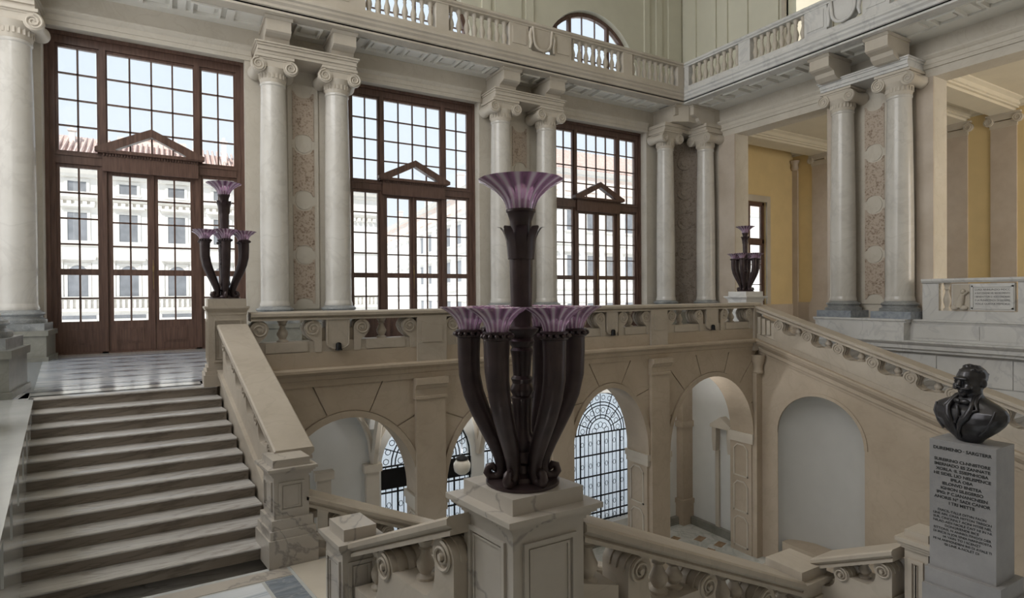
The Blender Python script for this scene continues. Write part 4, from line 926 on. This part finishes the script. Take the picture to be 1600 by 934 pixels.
sock_m = MB().lathe([(.03, .97), (.035, 1.03), (.03, 1.05), (0, 1.05)], (.335, 0, 0), 10).mesh('bulb_socket', 50)
stem_m = MB().lathe([(.13, .02), (.12, .05), (.08, .07), (.075, .12), (.09, .14), (.075, .17), (.065, .2), (.085, .24), (.08, .28), (.062, .32), (.06, .40), (.066, .52), (.072, .54), (.058, .55), (.075, .58), (.075, .60), (.06, .63), (.07, .66), (.055, .68), (.06, .74), (.065, .8), (.075, .84), (.062, .86), (.078, .88), (.082, .9), (.066, .92), (.09, .945), (.105, .965), (.11, .98), (.07, .99),
                         (.066, 1.0), (.068, 1.1), (.074, 1.35), (.078, 1.52), (.068, 1.60), (.07, 1.66), (.088, 1.715), (.095, 1.72), (.095, 1.735), (.06, 1.74), (.055, 1.80), (0, 1.80)], (0, 0, 0), 24).mesh('stem', 40)
disc_m = MB().lathe([(.235, 0), (.235, .018), (.2, .026), (.1, .028), (0, .028)], (0, 0, 0), 32).mesh('base_disc', 40)
lf = []
for i in range(9):
    t = i/8; r = .077+.018*t+.065*max(0, t-.45)**1.7*2.2; z = 1.42+.235*t-(.03*max(0, t-.85)/.15); w = .036*(1-.1*t) if t < .75 else .036*math.sqrt(max(0, 1-((t-.75)/.25)**2))
    lf.append((r, z, w))
lv = MB(); vs = []; fs = []
for (r, z, w) in lf: vs += [(r, -w, z), (r+.008, 0, z), (r, w, z), (r-.006, 0, z)]
for i in range(8):
    for k in range(4): fs.append((i*4+k, i*4+(k+1) % 4, (i+1)*4+(k+1) % 4, (i+1)*4+k))
leaf_m = lv.add(vs, fs).mesh('leaf', 60)
bowl_top = bowl(.088, .266, .20, (0, 0, 1.72), 16).mesh('glass_bowl', 60)
def lamp(x, y, z, rot, label):
    t = thing('glass_torchere', label, 'lamp', (x, y, z), rot, 'bronze and purple glass lamps')
    t.scale = (1.035,)*3; t.location.z += .002
    put('base_disc', disc_m, 'bronze', t); put('stem', stem_m, 'bronze', t)
    for k in range(8): put('leaf', leaf_m, 'bronze', t, rot=(0, 0, 2*PI*k/8+.2))
    for k in range(6):
        h = put('horn', horn_m, 'bronze', t, rot=(0, 0, PI/3*k))
        put('beaded_ring', ring_m, 'bronze', h); put('glass_bowl', bowl_m, 'bowl', h, (.335, 0, .975)); put('bulb_socket', sock_m, 'bronze', h)
    put('glass_bowl', bowl_top, 'bowl', t)
    return t
lamp(1.99, 3.28, .26, math.radians(-150.3+60+4), 'large central lamp of dark horns and purple glass bowls on veined pedestal')
lamp(.78, 11.2, 1.46, math.radians(-150), 'purple glass and dark bronze lamp at the head of the left flight')
lamp(15.2, 11.77, 1.54, math.radians(-158), 'small-looking far lamp with purple bowls before the yellow room window')

# globe pendant in the lobby
t = thing('globe_pendant', 'white opal globe lamp hanging behind the second arch', 'lamp', (5.9, 12.5, -2.56))
MB().lathe([(0, -.22), (.1, -.2), (.18, -.13), (.205, -.03), (.2, .05), (.15, .13), (.1, .15)], (0, 0, 0), 20).build('globe', 'globe', t, 60)
MB().lathe([(.12, .13), (.16, .16), (.13, .2), (.04, .24), (.02, .26)], (0, 0, 0), 14).build('cap', 'iron', t, 50)
MB().tube([(0, 0, .24), (0, 0, 1.7)], .012, 6).build('chain', 'iron', t)
t2 = copy_tree(t); t2.location = (12.25, 12.5, -2.4); t2['label'] = 'opal globe lamp hidden behind the pier between the third and fourth arches'  # second pendant added out of sight to help light the lobby
for p_ in (t, t2):
    pd = bpy.data.lights.new('globe_uplight', 'AREA'); pd.shape = 'DISK'; pd.size = .3; pd.energy = 50; pd.color = (1, .98, .95)  # fill lights added above both globes to brighten the lobby
    po = bpy.data.objects.new('globe_uplight', pd); COL.objects.link(po); po.parent = p_; po.location = (0, 0, .3); po.rotation_euler = (PI, 0, 0)

# ================================================================== BUST
bp_ = thing('bust_pedestal', 'grey stone pedestal with inscription carrying the bronze bust', 'pedestal')
BT = lambda x, y, z: (x-.06*(y-1.8), y, z)
MB(BT).box(4.98, 5.28, 1.795, 2.20, -.58, .387).build('shaft', 'pedstone', bp_)
b = MB(BT); b.box(4.94, 5.32, 1.755, 2.215, -.70, -.58); b.box(4.91, 5.35, 1.72, 2.22, -1.5, -.70); b.build('base', 'pedstone', bp_)
LINES = [('DUREMENIO · SARGTERR', .026, .125), (None, 0, 0), ('SUREIRINO CI-NNISTORE', .024, 0), ('IMERNADO ES ZANNATE', .024, 0), ('XORLA ·II. SSIEPNHOBA', .024, 0), ('HE SIDEL LIO NELISPENCE', .024, 0), ('IPILA OBA', .024, 0), ('IELONVD IINSTEA', .024, 0), ('IGHION SILEGERSO', .024, 0), ('IPIG: P C.IANANCNEEN', .024, 0), ('ANORIS N° SADI CANOR', .024, 0), ('I TRI METTE', .024, 0), (None, 0, 0),
         ('DIACIL-TALLE DITVN FAON', .019, 0), ('LINE AIN. CINIA MITTON TREGON', .019, 0), ('SUR, CINCRINLT ACINI MTISE NEL', .019, 0), ('NILAD-AIDI NIOILE CAIT NI IN NI', .019, 0), ('DONGRIENDE BICE', .019, 0), ('SITTONS, N ANNIO-TINGOI DER', .019, 0), ('DI INCIS N JOR SINIA NANNIIOSTA', .019, 0), ('IA VAIN TO I SCENZT', .019, 0), ('MI NI ANIMONDIENI INS DI AVIALE TI', .019, 0), ('ISI LINE A-NOLET DI', .019, 0)]
z = .318
for s_, h, _ in LINES:
    h *= .93
    if s_ is None: z -= .025; continue
    cu = bpy.data.curves.new('inscription', 'FONT'); cu.body = s_; cu.size = h*1.35; cu.align_x = 'CENTER'; cu.extrude = .001; cu.offset = .0006 if h > .02 else 0
    tmp = bpy.data.objects.new('tmp', cu); COL.objects.link(tmp); bpy.context.view_layer.update()
    me = bpy.data.meshes.new_from_object(tmp.evaluated_get(bpy.context.evaluated_depsgraph_get())); bpy.data.objects.remove(tmp)
    me.name = 'inscription'; me.materials.clear()
    w = max(v.co.x for v in me.vertices)-min(v.co.x for v in me.vertices); sc = min(1, .355/w)
    ang = math.atan2(-1, .06)
    o = put('inscription', me, 'ink', bp_, (4.98-.06*(1.998-1.8)-.0015, 1.998, z), (PI/2, 0, ang), (sc, 1, 1))
    z -= h*1.58
    if _: z -= .02
# the bust itself: one continuous surface grown from overlapping volumes
bust = thing('bust', 'dark bronze bust of a moustached man in a coat on the inscribed pedestal', 'sculpture', (5.11, 2.0, .39), math.radians(-106)); bust.scale = (.88,)*3
def ell(b, c, r, n=14, m=10, rz=0):
    prof = [(max(1e-4, math.cos(-PI/2+PI*i/m)), math.sin(-PI/2+PI*i/m)) for i in range(m+1)]; vs = []; fs = []
    cr, sr = math.cos(rz), math.sin(rz)
    for q, z_ in prof:
        for i in range(n):
            a = 2*PI*i/n; x, y = r[0]*q*math.cos(a), r[1]*q*math.sin(a); vs.append((c[0]+x*cr-y*sr, c[1]+x*sr+y*cr, c[2]+r[2]*z_))
    for k in range(m):
        for i in range(n): j = (i+1) % n; fs.append((k*n+i, k*n+j, (k+1)*n+j, (k+1)*n+i))
    b.add(vs, fs)
b = MB()   # faces -y in its own frame
vs = []; fs = []; LV = [(-.005, .06, .055, 0), (.0, .085, .075, 0), (.03, .115, .085, -.01), (.07, .165, .10, -.012), (.12, .225, .118, -.012), (.17, .27, .125, -.008), (.22, .295, .125, 0), (.265, .292, .115, .005), (.30, .265, .10, .01), (.33, .21, .088, .015), (.355, .145, .08, .018), (.375, .10, .076, .015), (.40, .08, .074, .008), (.43, .07, .07, .004)]
for zz, rx, ry, oy in LV:
    for i in range(28):
        a = 2*PI*i/28; ca, sa = math.cos(a), math.sin(a); vs.append((rx*math.copysign(abs(ca)**.85, ca), oy+ry*math.copysign(abs(sa)**.85, sa)*(1.12 if sa < 0 and .05 < zz < .3 else 1), zz))
for k in range(len(LV)-1):
    for i in range(28): j = (i+1) % 28; fs.append((k*28+i, k*28+j, (k+1)*28+j, (k+1)*28+i))
fs += [tuple(range(27, -1, -1)), tuple((len(LV)-1)*28+i for i in range(28))]
b.add(vs, fs)
ell(b, (0, .012, .50), (.082, .102, .112)); ell(b, (0, -.02, .435), (.066, .072, .062)); ell(b, (0, .03, .53), (.084, .092, .085)); ell(b, (0, -.015, .395), (.06, .06, .04))
ell(b, (0, -.086, .515), (.052, .02, .014)); b.tube([(0, -.086, .51), (0, -.104, .478), (0, -.112, .462)], [.011, .015, .018], 8)
for s in (-1, 1):
    ell(b, (s*.086, .015, .485), (.012, .024, .034)); ell(b, (s*.036, -.07, .458), (.028, .024, .028)); ell(b, (s*.034, -.082, .493), (.016, .012, .010)); ell(b, (s*.034, -.096, .444-.002), (.03, .013, .011), rz=s*.5)
ell(b, (0, -.098, .418), (.024, .012, .007)); ell(b, (0, -.088, .395), (.028, .02, .018))
random.seed(3)
for i in range(46):
    a = random.uniform(0, 2*PI); e = random.uniform(.12, 1.4); x, y, zz = .083*math.cos(e)*math.cos(a), .103*math.cos(e)*math.sin(a), .108*math.sin(e)
    if y < -.05 and zz < .085: continue
    ell(b, (x, y+.014, .505+zz), (.017, .017, .011), 8, 6)
def big_head(x, y, z):
    if z < .40: return (x, y, z)
    k = 1+.2*min(1, (z-.40)/.05); return (x*k, y*k, .40+(z-.40)*1.12)
b.T = big_head
body = b.build('figure', 'bust', bust, 80, label='bronze head, neck and shoulders')
m = body.modifiers.new('remesh', 'REMESH'); m.mode = 'VOXEL'; m.voxel_size = .006; m.use_smooth_shade = True
m = body.modifiers.new('smooth', 'SMOOTH'); m.factor = .5; m.iterations = 3
for s in (-1, 1):
    MB().tube([(s*.062, -.04, .385), (s*.085, -.085, .335), (s*.095, -.122, .28), (s*.075, -.142, .22), (s*.03, -.152, .15), (s*.008, -.138, .08), (s*.004, -.11, .03)], [.012, .018, .026, .026, .02, .014, .01], 8).build('lapel', 'bust', bust, 60)
    MB().tube([(s*.07, .02, .40), (s*.085, -.04, .375), (s*.105, -.08, .33), (s*.14, -.108, .285), (s*.10, -.13, .265)], [.014, .018, .016, .012, .012], 8).build('collar', 'bust', bust, 60)
    MB().tube([(s*.245, -.06, .29), (s*.24, -.09, .22), (s*.20, -.098, .14), (s*.15, -.10, .08)], [.008, .011, .010, .008], 8).build('sleeve_fold', 'bust', bust, 60)
    b = MB(); ell(b, (s*.033, -.098, .338), (.036, .02, .022), rz=s*.3); b.build('bow_tie', 'bust', bust, 60)
MB().tube([(-.012, -.125, .30), (.012, -.142, .24), (-.012, -.15, .16)], [.012, .016, .012], 8).build('waistcoat', 'bust', bust, 60)
b = MB()
for zz in (.22, .17, .12): ell(b, (.03, -.155, zz), (.008, .006, .008), 8, 6)
b.build('button', 'bust', bust, 60)

# ================================================================== PARAPET WITH PLAQUE (right opening)
pq = thing('plaque_parapet', 'pale marble parapet with an inscribed plaque in the right-hand opening', 'balustrade')
PX = 19.7
MB().sweep([(-.06, 0), (-.1, .06), (-.1, .12), (.3, .12), (.3, 0)], (PX, 8.93, 1.76), (PX, 2, 1.76), (1, 0, 0)).build('hand_rail', 'white', pq)
MB().box(PX, PX+.25, 2, 8.93, .66, .93).build('base_course', 'white', pq)
MB().box(PX, PX+.25, 8.5, 8.93, .93, 1.76).build('end_post', 'white', pq)
MB().box(PX, PX+.25, 6.45, 6.62, .93, 1.76).build('end_post', 'white', pq)
bm2 = bal_mesh(.83, .1)
for y in (8.33, 6.25, 6.0, 5.7, 5.4): put('baluster', bm2, 'cream', pq, (PX+.13, y, .93))
pl = MB().box(PX-.03, PX+.1, 6.68, 8.15, .95, 1.72).build('plaque', 'white', pq)
b = MB()
for y0, y1, z0, z1 in ((6.70, 7.66, 1.62, 1.66), (6.70, 7.66, 1.0, 1.04), (6.70, 6.74, 1.0, 1.66), (7.62, 7.66, 1.0, 1.66)): b.box(PX-.06, PX-.03, y0, y1, z0, z1)
b.build('plaque_frame', 'white', pl)
b = MB(); random.seed(5)
b.box(PX-.05, PX-.03, 7.70, 8.12, .97, 1.70)
b.tube([(PX-.08, 7.95, 1.05), (PX-.1, 7.9, 1.25), (PX-.09, 7.86, 1.42)], [.11, .09, .06], 8); ell(b, (PX-.1, 7.85, 1.5), (.05, .06, .07)); b.tube([(PX-.1, 7.86, 1.38), (PX-.1, 7.72, 1.5)], .03, 6)
for s in (-.1, .12): ell(b, (PX-.1, 7.93+s, 1.03), (.06, .1, .07))
b.build('relief_figure', 'cream', pl, 50)
for i, s_ in enumerate(('LUIGI ANNUNZIO MDCC', 'A SUCCESSIONE DEL RISORGIMENTO', 'I BENEFATTORI E I SOCI ONORARI', 'E LA MUNIFICENZA DI GIUSEPPE', 'VOLLE QUESTA MEMORIA')):
    cu = bpy.data.curves.new('inscription', 'FONT'); cu.body = s_; cu.size = .075; cu.align_x = 'CENTER'; cu.extrude = .001
    tmp = bpy.data.objects.new('tmp', cu); COL.objects.link(tmp); bpy.context.view_layer.update()
    me = bpy.data.meshes.new_from_object(tmp.evaluated_get(bpy.context.evaluated_depsgraph_get())); bpy.data.objects.remove(tmp); me.name = 'inscription'; me.materials.clear()
    w = max(v.co.x for v in me.vertices)-min(v.co.x for v in me.vertices)
    put('inscription', me, 'ink', pl, (PX-.032, 7.18, 1.52-i*.1), (PI/2, 0, -PI/2), (min(1, .8/w), 1, 1))
# pilasters in the yellow room
pm_ = MB(); pm_.box(-.04, .1, -.42, .42, 1.0, 7.95); pm_.box(-.1, .1, -.5, .5, .9, 1.05); pm_.box(-.07, .1, -.46, .46, 1.05, 1.2)
pm_.box(-.16, .1, -.52, .52, 0, .9); pmesh = pm_.mesh('shaft')
pc = MB(); pc.box(-.08, .1, -.44, .44, 7.95, 8.2); pc.box(-.14, .1, -.56, .56, 8.42, 8.5)
for s in (-1, 1): pc.lathe([(0, 0)], (0, 0, 0), 3) if False else None
pcm = pc.mesh('capital')
vm = MB()
for s in (-1, 1):
    vm.ext([(s*.46+.17*math.cos(2*PI*k/18), 8.24+.17*math.sin(2*PI*k/18)) for k in range(18)], lambda a, c, h: (h, a, c), -.14, .1); spiral(vm, (s*.46, 8.24), .15, 2, s, lambda a, c: (-.145, a, c), .02)
vm.ext([(-.46, 8.24), (.46, 8.24), (.46, 8.42), (-.46, 8.42)], lambda a, c, h: (h, a, c), -.12, .1)
vmm = vm.mesh('volute', 40)
for y, lab in ((17.5, 'flat Ionic pilaster on the yellow wall near the small window'), (11.6, 'left flat Ionic pilaster on the yellow wall above the plaque parapet'), (9.98, 'right flat Ionic pilaster on the yellow wall above the plaque parapet')):
    t = thing('wall_pilaster', lab, 'pilaster', (28.38, y, 0), 0, 'pilasters on the yellow wall'); put('shaft', pmesh, 'pinkstone', t); c = put('capital', pcm, 'cream', t); put('volute', vmm, 'cream', c)

# ================================================================== BUILDINGS OUTSIDE
def fwin(root, P, u0, z, w, h, kind=0):
    """window on a facade; P(u, d, z) maps along-facade, outwards, up"""
    b = MB(); f = .16
    for a0, a1, z0, z1 in ((-w/2-f, -w/2, 0, h), (w/2, w/2+f, 0, h), (-w/2-f, w/2+f, h, h+f)): b.ext([(u0+a0, z+z0), (u0+a1, z+z0), (u0+a1, z+z1), (u0+a0, z+z1)], lambda a, c, d: P(a, d, c), 0, .08)
    b.ext([(u0-w/2-f*1.5, z-.14), (u0+w/2+f*1.5, z-.14), (u0+w/2+f*1.5, z), (u0-w/2-f*1.5, z)], lambda a, c, d: P(a, d, c), 0, .18)
    if kind >= 1: b.ext([(u0-w/2-.4, z+h+.35), (u0+w/2+.4, z+h+.35), (u0+w/2+.4, z+h+.5), (u0-w/2-.4, z+h+.5)], lambda a, c, d: P(a, d, c), 0, .35)
    if kind == 2: b.ext([(u0-w/2-.45, z+h+.5), (u0+w/2+.45, z+h+.5), (u0+w/2+.3, z+h+.7), (u0, z+h+1.05), (u0-w/2-.3, z+h+.7)], lambda a, c, d: P(a, d, c), 0, .3)
    if kind == 3:
        b.ext([(u0-w/2-.45, z+h+.5)]+[(u0-(w/2+.45)*math.cos(PI*k/10), z+h+.5+.5*math.sin(PI*k/10)) for k in range(1, 10)]+[(u0+w/2+.45, z+h+.5)], lambda a, c, d: P(a, d, c), 0, .3)
    if kind >= 2:
        for s in (-1, 1): b.ext([(u0+s*(w/2+.2), z), (u0+s*(w/2+.5), z), (u0+s*(w/2+.5), z+h+.35), (u0+s*(w/2+.2), z+h+.35)], lambda a, c, d: P(a, d, c), 0, .12)
    o = b.build('window', 'facadetrim', root)
    top = [(u0+w/2, z+h), (u0-w/2, z+h)] if kind < 2 else [(u0+w/2*math.cos(PI*k/10), z+h-w/2+w/2*math.sin(PI*k/10)) for k in range(11)]
    MB().ext([(u0-w/2, z), (u0+w/2, z)]+top, lambda a, c, d: P(a, d, c), -.02, .03).build('pane', 'facadedark', o)
A = thing('palazzo', 'pale palazzo with clay tiled roof seen through the left window', 'building')
PA = lambda u, d, z: (u, 45-d, z)
MB().box(-22, 14, 45, 60, -1.2, 9.1).build('wall', 'facade', A)
def fcorn(root, P, u0, u1, z, prof, mt='facadetrim'):
    b = MB(); n = len(prof); vs = [P(u0, d, z+c) for d, c in prof]+[P(u1, d, z+c) for d, c in prof]
    b.add(vs, [tuple(range(n)), tuple(range(2*n-1, n-1, -1))]+[(i, i+n, (i+1) % n+n, (i+1) % n) for i in range(n)]); return b.build('cornice', mt, root)
big = [(0, 0), (.2, .02), (.25, .2), (.6, .35), (.7, .5), (0, .5)]; small = [(0, 0), (.15, .05), (.2, .2), (0, .2)]
fcorn(A, PA, -22, 14, 9.0, big); fcorn(A, PA, -22, 14, 7.5, [(0, 0), (.15, .05), (.35, .25), (.35, .4), (0, .4)]); fcorn(A, PA, -22, 14, 4.75, small); fcorn(A, PA, -22, 14, 1.35, small); fcorn(A, PA, -22, 14, .55, [(0, 0), (.2, .05), (.25, .25), (0, .25)])
b = MB()
for k in range(90): b.box(-22+k*.4, -21.78+k*.4, 44.72, 45, 7.25, 7.5)
b.build('dentils', 'facadetrim', A, kind='stuff')
b = MB()
for k in range(120): b.box(-22+k*.3, -21.86+k*.3, 44.8, 44.95, .82, 1.35)
b.build('parapet_balusters', 'facadetrim', A, kind='stuff')
for i, x in enumerate([-13.2, -10.5, -7.8, -5.1, -2.43, .27, 2.97, 5.67]):
    fwin(A, PA, x, 8.1, .95, .65); fwin(A, PA, x, 5.05, 1.0, 1.75, 1); fwin(A, PA, x, 1.55, 1.05, 1.95, 2 if i % 2 == 0 else 3)
    MB().box(x-.9, x+.9, 44.97, 45.02, -1.2, .35).build('shopfront', 'facadedark', A); MB().box(x-.95, x+.95, 44.85, 44.97, -.15, .12).build('awning', 'facadetrim', A)
b = MB(); b.add([(-23, 44.3, 9.5), (15, 44.3, 9.5), (15, 60, 9.5), (-23, 60, 9.5), (-6.5, 51, 12.9), (3.5, 51, 12.5)], [(0, 1, 5, 4), (1, 2, 5), (2, 3, 4, 5), (3, 0, 4), (0, 3, 2, 1)])
rf = b.build('roof', 'rooftile', A)
b = MB()
for k in range(110):
    x = -22+k*.33; 
    if x < -6.5: q = (x+23)/16.5
    elif x > 3.5: q = (15-x)/11.5
    else: q = 1
    b.tube([(x, 44.35, 9.56), (x, 44.35+6.6*q, 9.56+3.25*q)], .08, 5)
b.build('tile_ridges', 'rooftile', rf, kind='stuff')
for x, y, h in ((-5.9, 50, 2.0), (.3, 50.5, 1.8), (3.4, 48.5, 1.9), (5.3, 48, 1.6)):
    b = MB(); b.box(x-.16, x+.16, y-.16, y+.16, 11, 12.0+h*.5); b.box(x-.25, x+.25, y-.25, y+.25, 12.0+h*.5, 12.12+h*.5); b.box(x-.1, x+.1, y-.1, y+.1, 12.12+h*.5, 12.4+h*.5); b.build('chimney', 'facadetrim', A)
b = MB(); b.box(-3.4, 1.0, 51.5, 54, 12.4, 13.3); b.py([(-2.4, 13.3), (-1.0, 13.3), (-1.7, 13.8)], 51.4, 52); b.build('attic', 'facadepink', A)
B = thing('corner_block', 'peach and cream corner building receding down the street', 'building')
cx0, cy0 = 26.5, 45.0; dx, dy = .122, .9925
PBf = lambda u, d, z: (cx0+u, cy0-d, z); PBs = lambda u, d, z: (cx0+dx*u-dy*d, cy0+dy*u+dx*d, z)
MB().pz([(cx0, cy0), (64, cy0), (64+.122*95, 140), (cx0+.122*95, 140)], -1.2, 13.0).build('wall', 'facade', B)
for P, L in ((PBf, 37), (PBs, 94)):
    b = MB(); b.ext([(0, 10.9), (L, 10.9), (L, 13.0), (0, 13.0)], lambda a, c, d: P(a, d, c), 0, .06); b.build('attic_band', 'facadepink', B)
    fcorn(B, P, 0, L, 12.8, big); fcorn(B, P, 0, L, 10.5, small); fcorn(B, P, 0, L, 6.2, small); fcorn(B, P, 0, L, 1.9, small); fcorn(B, P, 0, L, .7, small)
for i in range(13):
    u = 1.6+i*2.4
    for z, h, k in ((11.5, .8, 0), (7.6, 1.9, 1), (3.0, 2.2, 1), (-.6, 1.2, 0)): fwin(B, PBf, u, z, 1.05, h, k)
for i in range(18):
    u = 7+i*4.2
    for z, h, k in ((11.3, 1.0, 0), (7.3, 2.2, 1), (3.0, 2.4, 1), (-.6, 1.4, 0)): fwin(B, PBs, u, z, 1.5, h, k)
b = MB(); R0 = [(cx0-.7, cy0-.7), (64.7, cy0-.7), (64+.122*95, 140), (cx0+.122*95-.7, 140)]
b.add([(*p, 13.3) for p in R0]+[(cx0+7, cy0+7, 17.2), (58, cy0+7, 17.2), (70, 133, 17.2), (45, 133, 17.2)], [(0, 1, 5, 4), (1, 2, 6, 5), (2, 3, 7, 6), (3, 0, 4, 7), (4, 5, 6, 7)]); rf2 = b.build('roof', 'rooftile', B)
b = MB()
for k in range(95): b.tube([(cx0+.4+k*.38, cy0-.6, 13.38), (cx0+.4+k*.38, cy0+(6.8 if k > 18 else 6.8*k/19), 13.38+(3.8 if k > 18 else 3.8*k/19))], .09, 4)
b.build('tile_ridges', 'rooftile', rf2, kind='stuff')
for u, q in ((12, 3), (24, 3), (40, 3), (60, 3)):
    p = PBs(u, -q, 0); MB().box(p[0]-.4, p[0]+.4, p[1]-.4, p[1]+.4, 14, 17.0).box(p[0]-.5, p[0]+.5, p[1]-.5, p[1]+.5, 17, 17.2).build('chimney', 'facadetrim', B)
